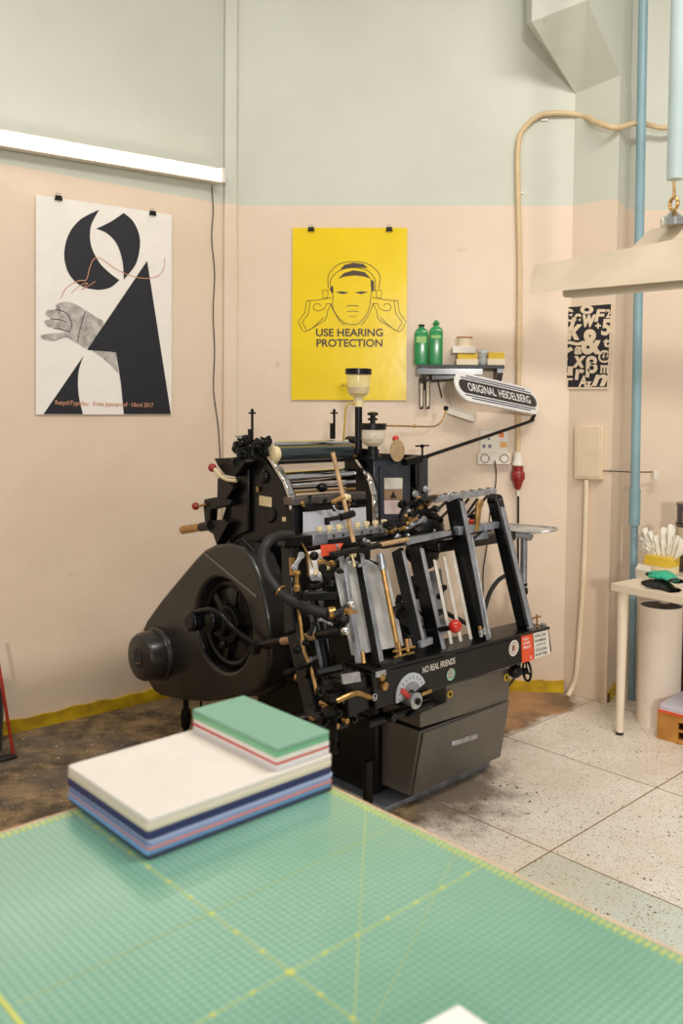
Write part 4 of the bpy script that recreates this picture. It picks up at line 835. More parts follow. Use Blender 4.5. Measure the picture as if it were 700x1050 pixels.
roller('ink_drum', V(290, 490.5, rv-.03), V(361, 485.5, rv-.03), .027, M['chrome'], 'polished steel ink drum')
for y, r, m_ in ((497, .007, 'steel'), (500.5, .005, 'iron'), (504, .006, 'brass')):
    roller('cross_rod', V(294, y+1, rv+.05), V(364, y-3, rv+.05), r, M[m_])
mb = MB(); mb.lathe(V(330, 500, rv+.06), d_, [(-.02, .014), (-.01, .02), (.01, .02), (.02, .014)], 12); part('rod_collar', mb, M['black'])
mb = MB(); mb.prism([V(300, 510.5, -.55), V(375, 504, -.55), V(375, 512.5, -.55), V(300, 519, -.55)], N1*-.06); part('bed_beam', mb, mat('brown_grey_steel', (112, 104, 98), .35, .6, .3, 12), .004)
mb = MB(); mb.prism([V(300, 519, -.56), V(375, 512.5, -.56), V(376, 548, -.52), V(302, 556, -.52)], N1*-.05); part('bed_plate', mb, M['iron'], .004)
for x, y in ((317, 519), (368, 514.5)):
    mb = MB(); mb.bar(V(x-7, y+.6, -.54), V(x+7, y-.6, -.54), .03, .028); part('bed_clamp', mb, M['black'], .003)
mb = MB(); mb.prism([V(311, 525, -.535), V(375, 519.5, -.535), V(376, 542, -.50), V(311, 548, -.50)], N1*-.004); part('chase_plate', mb, mat('pale_chase', (196, 198, 206), .4, .3, .1, 8), .001, label='pale blue white plate on the bed')
# black filler plates behind the rollers and low body between frames
mb = MB(); gb(mb, (LFU+.05, -1.02, .60), (RFU, -.62, .96)); part('press_bed', mb, M['iron'], .02)
# register bar with knobs
mb = MB(); ra, rb_ = V(317, 551, -.42), V(398, 541, -.42); mb.bar(ra, rb_, .05, .026); rg = part('register_bar', mb, M['steel'], .002, label='silver bar with a row of knobs')
for i in range(8):
    t = .12+.82*i/7; p = ra.lerp(rb_, t)
    mb = MB(); mb.lathe(p+Z0*.012, Z0, [(0, .009), (.008, .009), (.010, .014), (.022, .014), (.025, .009)], 12); part('register_knob', mb, M['cream'], parent=rg)
    mb = MB(); mb.lathe(p+N1*.026-Z0*.002, N1, [(0, .007), (.002, .007)], 4); part('register_slot', mb, M['ink'], parent=rg)
mb = MB(); mb.bar(V(315, 553, -.40), V(330, 551, -.40), .07, .045); part('register_block', mb, M['bluesteel'], .004)
mb = MB(); mb.bar(V(318, 560, -.40), V(400, 550, -.40), .05, .022); mb.bar(V(288, 555, -.42), V(318, 553, -.40), .06, .04); part('register_support', mb, M['black'], .004)
# red and white paper peeking out
mb = MB(); mb.prism([V(329, 559, -.33), V(352, 557, -.33), V(346, 567, -.31), V(330, 571, -.31)], N1*-.003); part('red_card', mb, M['orange'], label='orange red card scrap')
mb = MB(); mb.prism([V(316, 566, -.36), V(330, 563, -.36), V(332, 590, -.30), V(318, 590, -.30)], N1*-.003); part('white_card', mb, M['white'])
mb = MB(); mb.prism([V(308, 553, -.38), V(314, 566, -.36), V(316, 590, -.32), V(321, 596, -.3), V(324, 590, -.3), V(318, 570, -.34)], N1*-.006); part('curved_plate', mb, M['brass'], .001)
mb = MB(); mb.bar(V(299, 572, -.35), V(300, 590, -.33), .02, .01, N1); part('copper_strip', mb, M['brass'], label='copper coloured strip')
mb = MB(); mb.tube([V(322, 590, -.26), V(328, 582, -.26), V(333, 577, -.25), V(336, 581, -.25)], .007, 8, smooth=4); mb.ball(V(336, 582, -.24), .011, 10); mb.ball(V(331, 576, -.25), .010, 10); part('brass_linkage', mb, M['cream'])
mb = MB(); mb.tube([V(348, 571, -.2), V(341, 585, -.2), V(330, 600, -.2), V(318, 602, -.22)], .010, 10, smooth=4); mb.ball(V(322, 570, -.3), .018, 10); mb.ball(V(340, 600, -.2), .02, 10); mb.bar(V(300, 612, -.24), V(345, 610, -.16), .03, .03); part('gripper_linkage', mb, M['black'], .003)
# vertical tan rod with clamps
mb = MB(); sa, sb_ = V(341, 464, -.30), V(362.5, 556, -.20); mb.cyl(sa, sb_, .0085, n=12); sr = part('stop_rod', mb, M['tan'], label='slanting tan wooden coloured rod')
mb = MB(); p = V(354, 510, -.25); mb.ball(p, .015, 14); mb.cyl(p-E1*.02, p+E1*.02, .010, n=12); part('rod_knob', mb, M['cream'], parent=sr)
mb = MB(); mb.cyl(V(340, 515, -.25), V(352, 510, -.25), .006, .011, 10); part('rod_wing', mb, M['brass'], parent=sr)
mb = MB(); mb.cyl(V(349, 530.5, -.22), V(362, 526.5, -.22), .014, n=14); mb.cyl(V(335, 533, -.22), V(350, 530, -.22), .008, n=10); mb.bar(V(335, 531, -.22), V(335.5, 538, -.22), .014, .014, N1); part('rod_clamp', mb, M['black'], parent=sr)
# --- upper left mechanism
ux = -.16
mb = MB(); mb.prism([U(x, y, ux) for x, y in ((219, 470), (246, 469), (252, 474), (241, 489), (230, 487), (223, 478))], E1*.06); part('ink_trough', mb, M['iron'], .005)
mb = MB(); mb.prism([U(x, y, ux) for x, y in ((222.5, 490), (231, 491), (240, 500), (232, 512), (222, 512))], E1*.05); mb.prism([U(x, y, ux) for x, y in ((209, 512), (219, 510), (236, 512), (236, 518), (216, 523), (215, 537), (209.5, 536), (208, 518))], E1*.04); mb.prism([U(x, y, ux) for x, y in ((212, 534), (226, 533), (234, 536), (228, 548), (222, 560), (218, 548), (212, 544))], E1*.05); part('lever_bracket', mb, M['black'], .005)
mb = MB(); mb.tube([U(220, 481, ux-.03), U(225, 487, ux-.03), U(232, 491.5, ux-.03), U(242, 493, ux-.02)], .0075, 10, smooth=4); l1 = part('throw_lever', mb, M['cream'])
mb = MB(); mb.ball(U(217.5, 479.5, ux-.03), .0185, 16); part('lever_knob', mb, M['plugred'], parent=l1, label='dark red ball knob')
mb = MB(); mb.cyl(U(203, 519, ux-.02), U(211, 517, ux-.01), .006, n=8); l2_ = part('stop_lever', mb, M['brass'])
mb = MB(); mb.ball(U(200.5, 519, ux-.02), .0175, 16); part('lever_knob', mb, M['plugred'], parent=l2_)
mb = MB(); mb.cyl(U(187, 543.5, ux), U(208, 540, ux), .0195, .017, 16); hd = part('crank_handle', mb, M['brass'], .004)
mb = MB(); mb.cyl(U(206, 540.5, ux), U(216, 538.5, ux), .020, .022, 14); part('handle_collar', mb, M['black'], parent=hd)
# feeder posts on top
tv = -.75
def post(x, y0, y1, m=M['iron']):
    mb = MB(); mb.cyl(V(x, y1, tv), V(x, y0, tv), .0055, n=8); mb.cyl(V(x-3.4, y0+2.5, tv), V(x+3.4, y0+2.5, tv), .004, n=8); mb.lathe(V(x, y0+1, tv), Z0, [(-.004, .004), (.006, .008), (.012, .003)], 8)
    mb.bar(V(x-1.8, y1, tv), V(x-1.8, y1-16, tv), .016, .016, N1); part('height_screw', mb, m)
post(258.5, 421, 456); post(342.5, 421, 450)
mb = MB(); mb.tube([V(241.5, 447, tv), V(244, 447.5, tv), V(253, 446.5, tv)], .0045, 8); part('wing_lever', mb, M['steel'])
random.seed(11)
def linkages(name, x0, y0, x1, y1, v0, v1, n, L=(8, 20), mats=('black', 'iron', 'black', 'iron', 'steel'), r=(.006, .011)):
    for i in range(n):
        x = random.uniform(x0, x1); y = random.uniform(y0, y1); v = random.uniform(v0, v1); a = random.choice((0, .3, 1.2, 1.6, 1.9, 2.6)) + random.uniform(-.2, .2); l = random.uniform(*L); rr = random.uniform(*r)
        p, q = V(x-l/2*math.cos(a), y-l/2*math.sin(a), v), V(x+l/2*math.cos(a), y+l/2*math.sin(a), v+random.uniform(-.02, .02)); mm = M[random.choice(mats)]; mb = MB()
        k = random.random()
        if k < .45:
            mb.bar(p, q, rr*1.8, rr*1.1, N1); mb.lathe(p-N1*rr*.7, N1, [(0, rr*1.5), (rr*1.4, rr*1.5)], 12); mb.lathe(q-N1*rr*.7, N1, [(0, rr*1.5), (rr*1.4, rr*1.5)], 12); mb.lathe(q, N1, [(0, rr*.8), (rr*1.5, rr*.8)], 6); nm = name+'_arm'
        elif k < .75:
            mb.lathe(p, q-p, [(0, rr*1.2), (.008, rr*1.2), (.009, rr*.6), ((q-p).length*.7, rr*.6), ((q-p).length*.72, rr), ((q-p).length, rr)], 10); nm = name+'_screw'
        else:
            mb.lathe(p-N1*.01, N1, [(0, rr*1.6), (.008, rr*1.6), (.010, rr), (.022, rr), (.023, rr*.5), (.03, rr*.5)], 6); nm = name+'_bolt'
        part(nm, mb, mm, .0008)
linkages('bearing', 243, 451, 277, 472, tv, tv+.06, 26, L=(5, 12), mats=('black', 'iron', 'black'), r=(.007, .013))
mb = MB()
mb.bar(V(243, 462, tv), V(278, 461, tv), .05, .028); part('roller_bearing', mb, M['iron'], .003)
mb = MB(); mb.lathe(V(360, 451, tv)-N1*.03, N1, [(0, .014), (.01, .018), (.05, .018), (.06, .01)], 10); part('roller_bearing', mb, M['iron'], .002); mb = MB(); mb.lathe(V(363, 468, tv+.03)-N1*.02, N1, [(0, .016), (.05, .014)], 10); part('roller_bearing', mb, M['iron'], .002)
linkages('side', 300, 575, 345, 700, -.22, -.10, 26, mats=('black', 'iron', 'black', 'brass', 'steel', 'iron'))
linkages('lower', 318, 690, 382, 745, -.06, .02, 22, mats=('black', 'iron', 'black', 'brass', 'black', 'steel'))
linkages('gripper', 402, 508, 450, 556, -.36, -.28, 34, mats=('iron', 'iron', 'black', 'brass', 'steel'), L=(8, 22))
linkages('upper', 345, 556, 400, 578, -.20, -.14, 16, mats=('black', 'iron', 'steel', 'cream'), L=(5, 14), r=(.004, .008))
linkages('delivery', 402, 600, 455, 655, -.30, -.16, 18, mats=('black', 'iron', 'black', 'steel'), L=(8, 26))
linkages('bed', 300, 512, 376, 522, -.50, -.46, 12, mats=('iron', 'steel', 'brass', 'black'), L=(4, 10), r=(.004, .008))
# --- fountain box at the right rear with plates
qv = -.66
mb = MB(); mb.prism([V(383, 469, qv), V(421, 471, qv), V(421, 548, qv), V(385, 548, qv)], N1*-.10)
mb.prism([V(421, 475, qv-.04), V(439, 468, qv-.04), V(439, 520, qv-.04), V(421, 530, qv-.04)], N1*-.08)
fb_ = part('pump_housing', mb, M['boxgrey'], .004, label='blue black box housing')
mb = MB(); mb.prism([V(389, 478, qv+.002), V(416, 479, qv+.002), V(416, 533, qv+.002), V(389, 534, qv+.002)], N1*.006); dp = part('housing_door', mb, M['boxgrey'], .002, parent=fb_)
for y0, y1, m_ in ((490, 501.5, M['stick']), (502, 512.5, mat('brown_plate', (158, 128, 96), .45)), (513, 527, mat('pinkish_plate', (222, 200, 196), .45))):
    mb = MB(); mb.prism([V(393.5, y0, qv+.009), V(412.5, y0, qv+.009), V(412.2, y1, qv+.009), V(394, y1, qv+.009)], N1*.001); part('instruction_plate', mb, m_, parent=fb_)
mb = MB(); mb.prism([V(403, 503.5, qv+.0105), V(406.5, 511, qv+.0105), V(399.5, 511, qv+.0105)], N1*.0006); part('warning_triangle', mb, M['ink'], parent=fb_)
mb = MB(); 
for x, y in ((425, 480), (427, 492), (424, 503), (428, 515), (423, 524)): mb.lathe(V(x, y, qv)-N1*.02, N1, [(0, .018), (.03, .018), (.035, .01)], 8)
mb.bar(V(425, 474, qv), V(426, 528, qv), .03, .04, N1); part('hinge_column', mb, M['black'], .003)
mb = MB(); mb.prism([V(376, 466, qv+.01), V(388, 465, qv+.01), V(440, 467, qv+.01), V(440, 470.5, qv+.01), V(376, 472, qv+.01)], N1*-.11); part('housing_lid', mb, M['black'], .003)
# sight glass lubricators
def jar(cx, yl0, yl1, yg1, wl, wg, yn1, v, lab, yb=None):
    p = lambda y: V(cx, y, v); k = p(yl0).dot(_f)/CF
    b0 = p(yg1); hgl = (p(yl1)-b0).z; r = wg*k/2
    mb = MB(); mb.lathe(b0, Z0, [(0, r*.3), (.006, r*.62), (.02, r*.92), (hgl*.5, r), (hgl, r)], 26); gg = part('sight_glass', mb, M['glass'], label=lab)
    mb = MB(); mb.lathe(b0+Z0*.004, Z0, [(0, r*.25), (.004, r*.56), (.018, r*.85), (hgl*.42, r*.93)], 22); part('oil_filling', mb, M['oil'], parent=gg)
    mb = MB(); mb.lathe(p(yl1), Z0, [(0, wl*k/2), (p(yl0).z-p(yl1).z, wl*k/2)], 26); part('glass_lid', mb, M['black'], .002, parent=gg)
    mb = MB(); mb.lathe(p(yn1), Z0, [(0, r*.42), ((b0-p(yn1)).z+.004, r*.42)], 14); part('glass_neck', mb, M['cream'] if yb is None else M['black'], parent=gg)
jar(367.3, 378, 384, 408, 27.5, 24.5, 417, -.62, 'oil glass with black lid')
mb = MB(); mb.cyl(V(367.5, 465, -.62), V(367.5, 414, -.62), .0165, n=16); mb.bar(V(365, 463, -.62), V(386, 464, -.62), .03, .03); part('oil_pipe', mb, M['black'], .002)
jar(382, 434, 440.5, 458.5, 28.5, 25.5, 461, -.57, 'lower oil glass with black lid', yb=1)
mb = MB(); k0 = V(382, 434, -.57); mb.lathe(k0, Z0, [(0, .012), (.012, .012), (.013, .022), (.022, .022), (.024, .012), (.034, .012), (.035, .024), (.046, .024), (.05, .012)], 10); part('screw_knob', mb, M['black'])
mb = MB(); k0 = V(382, 470, -.57); mb.lathe(k0, Z0, [(0, .038), (.012, .038), (.014, .028), (.04, .028), (.042, .02), (.05, .02)], 16); part('glass_base', mb, M['black'])
mb = MB(); mb.tube([V(364, 414, -.62), V(357, 414, -.62), V(354, 421, -.63), V(353, 436, -.64), V(352, 452, -.66)], .004, 8, smooth=4); part('oil_tube', mb, mat('yellow_tube', (196, 166, 40), .35), label='thin yellow tube')
mb = MB(); mb.tube([V(396, 436.5, -.57), V(412, 436.8, -.57), V(440, 437.5, -.57), V(448, 436, -.57), V(454, 430, -.57), V(457, 419, -.57)], .004, 8, smooth=3); mb.ball(V(425, 436.8, -.57), .0085, 10); tp_ = part('brass_arm', mb, M['brass'])
mb = MB(); mb.lathe(V(457, 420, -.57), Z0, [(-.004, .007), (.0, .012), (.014, .012), (.018, .006)], 10); part('brass_tip', mb, M['iron'], parent=tp_)
mb = MB(); k0 = V(407, 462, -.56); mb.lathe(k0, (.15, -1, 0), [(0, .034), (.006, .034)], 26)
ov = part('oval_disc', mb, mat('bronze_disc', (166, 140, 104), .4, .6, .2, 40), .001, label='bronze oval sight disc'); 
for v_ in ov.data.vertices: v_.co.z = (v_.co.z-.034)*1.5+.034
mb = MB(); mb.ball(V(405.5, 450, -.58), .016, 14); part('red_cap', mb, M['red'])
mb = MB(); mb.cyl(V(432.8, 468, -.64), V(432.8, 458, -.64), .005, n=8); mb.cyl(V(426, 457.5, -.64), V(439.5, 456.8, -.64), .004, n=8); mb.lathe(V(432.8, 457, -.64), Z0, [(-.01, .009), (.006, .009)], 8); part('tap_handle', mb, M['black'])
# sign on its arm
sv = -.55
mb = MB(); arm = [V(424, 472, -.60), V(440, 467, -.59), V(538, 434, sv), V(545, 430, sv), V(548, 425, sv)]; mb.tube(arm, .0085, 10, smooth=5); mb.bar(V(414, 474, -.62), V(430, 470, -.60), .05, .03); sa_ = part('sign_arm', mb, M['iron'])
S = V(510.0, 404.7, sv); 
sd = E1*math.sqrt(1)-Z0*.115; sd.normalize(); 
su = Z0*1.0+Vector((-.3, .4, 0)).dot(E1)*0*E1; 
su = (Z0-sd*Z0.dot(sd)).normalized(); sn = sd.cross(su).normalized()
if sn.dot(N1) < 0: sn = -sn
su = (su*.93-sn*.42).normalized(); sn = sd.cross(su).normalized()
if sn.dot(N1) < 0: sn = -sn
def stadium(L, h, n=12, sx=1.):
    r = h/2; P = []
    for i in range(n+1): t = -PI/2+PI*i/n; P.append((L/2-r+r*math.cos(t), r*math.sin(t)))
    for i in range(n+1): t = PI/2+PI*i/n; P.append((-L/2+r+r*math.cos(t), r*math.sin(t)))
    return P
SL, SHh = .69, .158
def SP(x, y, o=0.): return S+sd*x+su*y+sn*o
M['signwhite'] = mat('enamel_white', (232, 232, 230), .3, .1, .05, 8); M['signblack'] = mat('sign_black', (40, 38, 38), .35); M['signblue'] = mat('sign_navy', (60, 66, 96), .4)
mb = MB(); mb.prism([SP(x, y, -.002) for x, y in stadium(SL, SHh)], sn*.014); sg = part('sign_plate', mb, M['signwhite'], .003, label='white stadium shaped sign with black lettering panel')
mb = MB(); mb.prism([SP(x, y, .0125) for x, y in stadium(SL*.94, SHh*.46)], sn*.002); part('sign_panel', mb, M['signblack'], parent=sg)
for k, y in enumerate((.30, .38, -.30, -.38)):
    Lh = SL*(.86 if abs(y) < .35 else .72); mb = MB(); mb.prism([SP(x+dx, y*SHh+dy, .0125) for x, dx, dy in ((-Lh/2, 0, -.0028), (Lh/2, 0, -.0028), (Lh/2, 0, .0028), (-Lh/2, 0, .0028))], sn*.001); part('sign_line', mb, M['signblue'], parent=sg)
text('sign_lettering', 'ORIGINAL', M['signwhite'], SP(-SL*.215, 0, .0148), sd, su, SHh*.28, sg, .0008, width=SL*.325, bold=.015)
text('sign_lettering', 'HEIDELBERG', M['signwhite'], SP(SL*.185, 0, .0148), sd, su, SHh*.28, sg, .0008, width=SL*.40, bold=.015)
# T joint and wire side tray at the right
mb = MB(); tb0 = V(535, 600, -.30); mb.cyl(V(536.5, 603, -.30), V(537, 552, -.30), .017, n=16); mb.cyl(V(519, 546, -.30), V(540, 548.5, -.26), .020, n=16); mb.lathe(V(540, 548.5, -.27), N1, [(0, .026), (.02, .026), (.024, .018)], 18); part('tray_post', mb, M['bluesteel'], .002)
mb = MB(); mb.lathe(V(536.5, 604, -.30)-Z0*.03, Z0, [(0, .014), (.01, .022), (.03, .022), (.04, .016), (.06, .02)], 12); mb.bar(V(536, 612, -.30), V(534, 655, -.28), .03, .03, N1); part('post_clamp', mb, M['iron'], .003)
mb = MB(); c1, c2, c3, c4 = V(514, 537.5, -.30), V(570, 542.5, -.30), V(569, 544.5, -.12), V(520, 547, -.10)
mb.tube([V(543, 547.2, -.20), V(567, 544.2, -.12), V(571.5, 542.3, -.20), V(567, 541, -.32), V(520, 537, -.40), V(505, 536.5, -.42)], .0055, 10, smooth=4); rt_ = part('tray_frame', mb, M['chrome'], label='polished wire frame of side tray')
mb = MB(); mb.prism([V(541, 545.5, -.20), V(566, 543, -.14), V(568, 541.8, -.30), V(514, 538.2, -.40), V(518, 543, -.28)], -Z0*.003); part('tray_plate', mb, M['sheet'], parent=rt_)
# ================================================================== right-hand table and what stands at it
TZ = .72
q0 = atz(626, 598, TZ); q1 = atz(702, 612.5, TZ); td = (q1-q0).normalized(); tb = atz(640, 584, TZ)-q0
tn = Vector((-td.y, td.x, 0)); tlen = .9; tw = min(.55, 4.78-q0.y-.02)
tn = Vector((-td.y, td.x, 0)); 
TB = empty('work_table', Vector((q0.x, q0.y, 0)), 'white table with round legs at the right edge by the wall', 'table')
mb = MB(); mb.prism([q0, q0+td*tlen, q0+td*tlen+tn*.43, q0+tn*.43], -Z0*.036); mb.build('table_top', mat('birch_white_top', (230, 214, 188), .4, var=.05), TB, bevel=.002)
for a, b in ((.04, .04), (.82, .04), (.04, .395), (.82, .395)):
    p = q0+td*a+tn*b; p.z = 0; mb = MB(); mb.lathe(p+Z0*.012, Z0, [(0, .018), (TZ-.048, .027)], 20); lg = mb.build('leg', mat('leg_white', (234, 220, 196), .4, var=.03) if 'leg_white' not in bpy.data.materials else bpy.data.materials['leg_white'], TB)
    mb = MB(); mb.lathe(p, Z0, [(0, .0185), (.014, .0185)], 18); mb.build('foot_cap', M['rubber'], lg)
def TP(px, py): return atz(px, py, TZ)
def kpx(p): return p.dot(_f)/CF if False else (Vector(p)-O_).dot(_f)/CF
# paint cans
M['can'] = mat('grey_paint_can', (112, 108, 106), .35, .6, .15, 8)
cc = TP(701, 588)+tn*.11; kk = kpx(cc)
lm = mat('paper_label', (222, 206, 176), .5, var=.05)
zc = TZ
for i, (h, r, lab_) in enumerate(((.118, .098, 'dark grey metal tin at the bottom of the stack on the right table'), (.125, .100, 'tin with wide cream paper label in the middle of the stack on the right table'), (.100, .098, 'grey metal pail on top of the tin stack on the right table'))):
    c = Vector((cc.x, cc.y, zc)); e = empty('paint_tin', c, lab_, 'tin', 'stacked tins on the right table')
    mb = MB(); mb.lathe(c, Z0, [(0, r*.96), (.004, r), (h-.012, r), (h-.010, r*1.04), (h, r*1.04), (h, r*.9)], 36); mb.build('tin_body', M['can'], e)
    if i == 1: mb = MB(); mb.lathe(c+Z0*.012, Z0, [(0, r*1.005), (h-.03, r*1.005)], 36); mb.build('paper_label', lm, e)
    if i == 2:
        mb = MB(); p = c+Vector((-.085, -.055, .008)); mb.bar(p, p+Z0*.05, .012, .006, Vector((-.8, -.5, 0))); mb.build('handle_lug', M['whiteplastic'], e)
    zc += h+.001
# brown jar in front
c = TP(701, 590)-tn*.0; 
# tissue box
c = TP(678, 588); c.z = TZ; kk = kpx(c); d = td; n_ = tn
TBx = empty('tissue_box', c, 'yellow and cream tissue box with white tissues sticking out', 'box')
W, Dp, Hh = .070, .045, .060
c = c+tn*.0
mb = MB(); mb.prism([c-d*W-n_*Dp, c+d*W-n_*Dp, c+d*W+n_*Dp, c-d*W+n_*Dp], Z0*Hh); mb.build('box_body', mat('cream_card_box', (234, 214, 170), .5), TBx, bevel=.002)
mb = MB(); W2 = W+.0012; D2_ = Dp+.0012; mb.prism([c-d*W2-n_*D2_+Z0*.042, c+d*W2-n_*D2_+Z0*.042, c+d*W2+n_*D2_+Z0*.042, c-d*W2+n_*D2_+Z0*.042], Z0*.046); mb.build('yellow_band', M['yel2'], TBx, bevel=.002)
M['tissue'] = mat('white_tissue', (240, 232, 216), .7, var=.04)
for (x0, x1, h0, lean) in ((-.06, -.005, .135, -.05), (-.015, .05, .165, .015), (-.04, .02, .11, .0), (.025, .065, .12, .035), (-.055, -.02, .09, -.06)):
    mb = MB(); n0 = 16; vs = []; fs = []
    for i in range(n0):
        t = i/(n0-1); x = (x0+x1)/2+(x1-x0)*1.25*(t-.5)
        for j in range(5):
            s = j/4; vs.append(c+Z0*(.075+h0*s*(.5+.5*math.sin(PI*min(1, max(0, t)))**.5+.10*math.sin(15*t+x0*70)))+d*(x*(1+.25*s)+lean*s)+n_*(.016*math.sin(17*t+3*s+x0*50)*(.3+s)))
    for i in range(n0-1):
        for j in range(4): fs.append([i*5+j, (i+1)*5+j, (i+1)*5+j+1, i*5+j+1])
    mb.add(vs, fs); o = mb.build('tissue', M['tissue'], TBx, sharp=180); s_ = o.modifiers.new('t', 'SOLIDIFY'); s_.thickness = .0012
# white booklet
a_ = TP(650, 590); a_.z = TZ+.0
mb = MB(); bb = [TP(651, 592), TP(668, 596.5), TP(666, 590), TP(654, 586.5)]; mb.prism(bb, Z0*.045); tag(mb.build('white_carton', M['whiteplastic'], bevel=.002), 'low white carton lying on the right table behind the gloves', 'carton')
# gloves
GL = TP(678, 603); GL.z = TZ; 
def glove(c, yaw, m, m2, lab, flip=1, z0=0.):
    e = empty('work_glove', c, lab, 'glove', 'pair of work gloves'); X_ = Vector((math.cos(yaw), math.sin(yaw), 0)); Y_ = Vector((-math.sin(yaw), math.cos(yaw), 0))*flip
    def g(x, y, z): return c+X_*x+Y_*y+Z0*(z+z0)
    mb = MB(); secs = [(.07, .030, .010), (.05, .036, .014), (.02, .042, .019), (-.01, .044, .021), (-.035, .040, .017)]
    vs = []; n = 16
    for x, ww, hh in secs:
        for i in range(n): an = 2*PI*i/n; vs.append(g(x, ww*math.cos(an), hh+hh*math.sin(an)*.98))
    mb.add(vs, [[j*n+i, j*n+(i+1) % n, (j+1)*n+(i+1) % n, (j+1)*n+i] for j in range(len(secs)-1) for i in range(n)]+[list(range(n))[::-1], [(len(secs)-1)*n+i for i in range(n)]])
    mb.build('palm', m, e)
    for k, (y, L, r) in enumerate(((-.031, .052, .0105), (-.010, .062, .0115), (.011, .060, .0115), (.031, .048, .0105))):
        mb = MB(); mb.tube([g(-.025, y, .018), g(-.045, y*1.05, .022), g(-.035-L*.6, y*1.15, .017), g(-.035-L, y*1.2, .011)], [r, r*1.05, r, r*.7], 10); mb.build('finger', m, e)
        mb = MB(); mb.tube([g(-.035-L*.55, y*1.15, .0155), g(-.035-L*.98, y*1.2, .0105), g(-.038-L, y*1.2, .0100)], [r*1.1, r*.9, r*.5], 10); mb.build('fingertip_coating', m2, e)
    mb = MB(); mb.tube([g(.02, -.035, .018), g(-.0, -.055, .018), g(-.025, -.066, .013)], [.013, .012, .008], 10); mb.build('thumb', m, e)
    mb = MB(); vs = []
    for x, ww, hh in ((.07, .031, .0105), (.085, .033, .011), (.10, .034, .009)):
        for i in range(n): an = 2*PI*i/n; vs.append(g(x, ww*math.cos(an), hh+hh*math.sin(an)*.98))
    mb.add(vs, [[j*n+i, j*n+(i+1) % n, (j+1)*n+(i+1) % n, (j+1)*n+i] for j in range(2) for i in range(n)]); mb.build('cuff', M['black'], e)
M['teal'] = mat('teal_knit', (58, 178, 140), .7, var=.15, scale=60)
glove(GL-tn*.005, math.atan2(td.y, td.x)-.35, M['rubber'], M['rubber'], 'black rubber palmed work glove lying underneath the green one', 1, 0)
glove(GL+Z0*.0+tn*.01+td*.01, math.atan2(td.y, td.x)-.42, M['teal'], M['rubber'], 'teal green knitted work glove lying on top on the right table', 1, .040)
# white cardboard tube
cb_ = atz(674.5, 741, 0); kk = kpx(cb_); rr_ = 21.2*kk; zt_ = on(677, 621, cb_, (0, 1, 0)).z
TU = empty('cardboard_tube', cb_, 'tall wide white tube with dark open top standing under the right table', 'tube')
mb = MB(); vs = []; n = 40
mb.lathe(cb_, Z0, [(0, rr_), (zt_, rr_)], 40)
mb.build('tube_wall', mat('blotchy_white_card', (246, 232, 216), .5, var=.03, scale=3), TU)
mb = MB(); mb.lathe(cb_+Z0*zt_, Z0, [(0, rr_*.97), (.001, rr_*.97)], 40); mb.build('tube_opening_shade', M['ink'], TU)  # dark disc painted for the shade inside the open top
mb = MB(); mb.ring(cb_+Z0*(zt_+.001), Z0, rr_*.985, .0035, 40, 6); mb.build('tube_rim', M['white'], TU)
# wooden crate with papers
ca = atz(673, 757, 0); cd_ = Vector((.73, -.68, 0)).normalized(); cn_ = Vector((.68, .73, 0)).normalized()
CRT = empty('wooden_crate', ca, 'small honey pine crate on the floor at the right edge', 'crate'); chh = .13
def crt(a, b, z0, z1, t): return a, b
for nm, p, q, z0, z1 in (('slat', (0, 0), (.10, 0), 0, chh), ('slat', (.10, 0), (.62, 0), chh-.03, chh), ('slat', (.10, 0), (.62, 0), 0, .022), ('slat', (.10, 0), (.62, 0), .056, .066)):
    a = ca+cd_*p[0]; b = ca+cd_*q[0]; mb = MB(); mb.prism([a, b, b+cn_*.018, a+cn_*.018], Z0*(z1-z0)); 
    mb.v = [v+Z0*z0 for v in mb.v]; mb.build(nm, M['wood'], CRT, bevel=.002)
mb = MB(); mb.prism([ca+cn_*.02, ca+cd_*.018+cn_*.02, ca+cd_*.018+cn_*.32, ca+cn_*.32], Z0*chh); mb.build('side_board', M['wood'], CRT, bevel=.002)
mb = MB(); mb.prism([ca+cn_*.30, ca+cd_*.62+cn_*.30, ca+cd_*.62+cn_*.318, ca+cn_*.318], Z0*chh); mb.build('back_board', M['wood'], CRT, bevel=.002)
mb = MB(); mb.prism([ca+cn_*.02, ca+cd_*.62+cn_*.02, ca+cd_*.62+cn_*.31, ca+cn_*.31], Z0*.01); mb.build('bottom_board', M['wood'], CRT)
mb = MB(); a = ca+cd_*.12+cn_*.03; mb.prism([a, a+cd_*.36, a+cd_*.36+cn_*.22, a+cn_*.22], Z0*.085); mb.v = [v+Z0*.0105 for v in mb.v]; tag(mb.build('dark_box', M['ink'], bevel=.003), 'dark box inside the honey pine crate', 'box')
zz = chh+.001
for nm, h, m_, sh_, lab in (('paper_stack', .010, 'orange', 0, 'thin red-orange sheet stack lying lowest on the crate'), ('paper_stack', .008, 'pinkish_plate', .004, 'pink sheet stack between the red and the lilac one on the crate'), ('paper_stack', .022, 'lil', .008, 'pale lilac white paper stack on top of the crate')):
    mm = M['orange'] if m_ == 'orange' else (bpy.data.materials['pinkish_plate'] if m_ != 'lil' else mat('lilac_paper', (208, 206, 218), .6, var=.03))
    a = ca+cd_*(.006+sh_)+cn_*(-.008+sh_); mb = MB(); mb.prism([a, a+cd_*.42, a+cd_*.42+cn_*.28, a+cn_*.28], Z0*h); mb.v = [v+Z0*zz for v in mb.v]; tag(mb.build(nm, mm, bevel=.001), lab, 'paper', 'papers on the crate'); zz += h+.0005
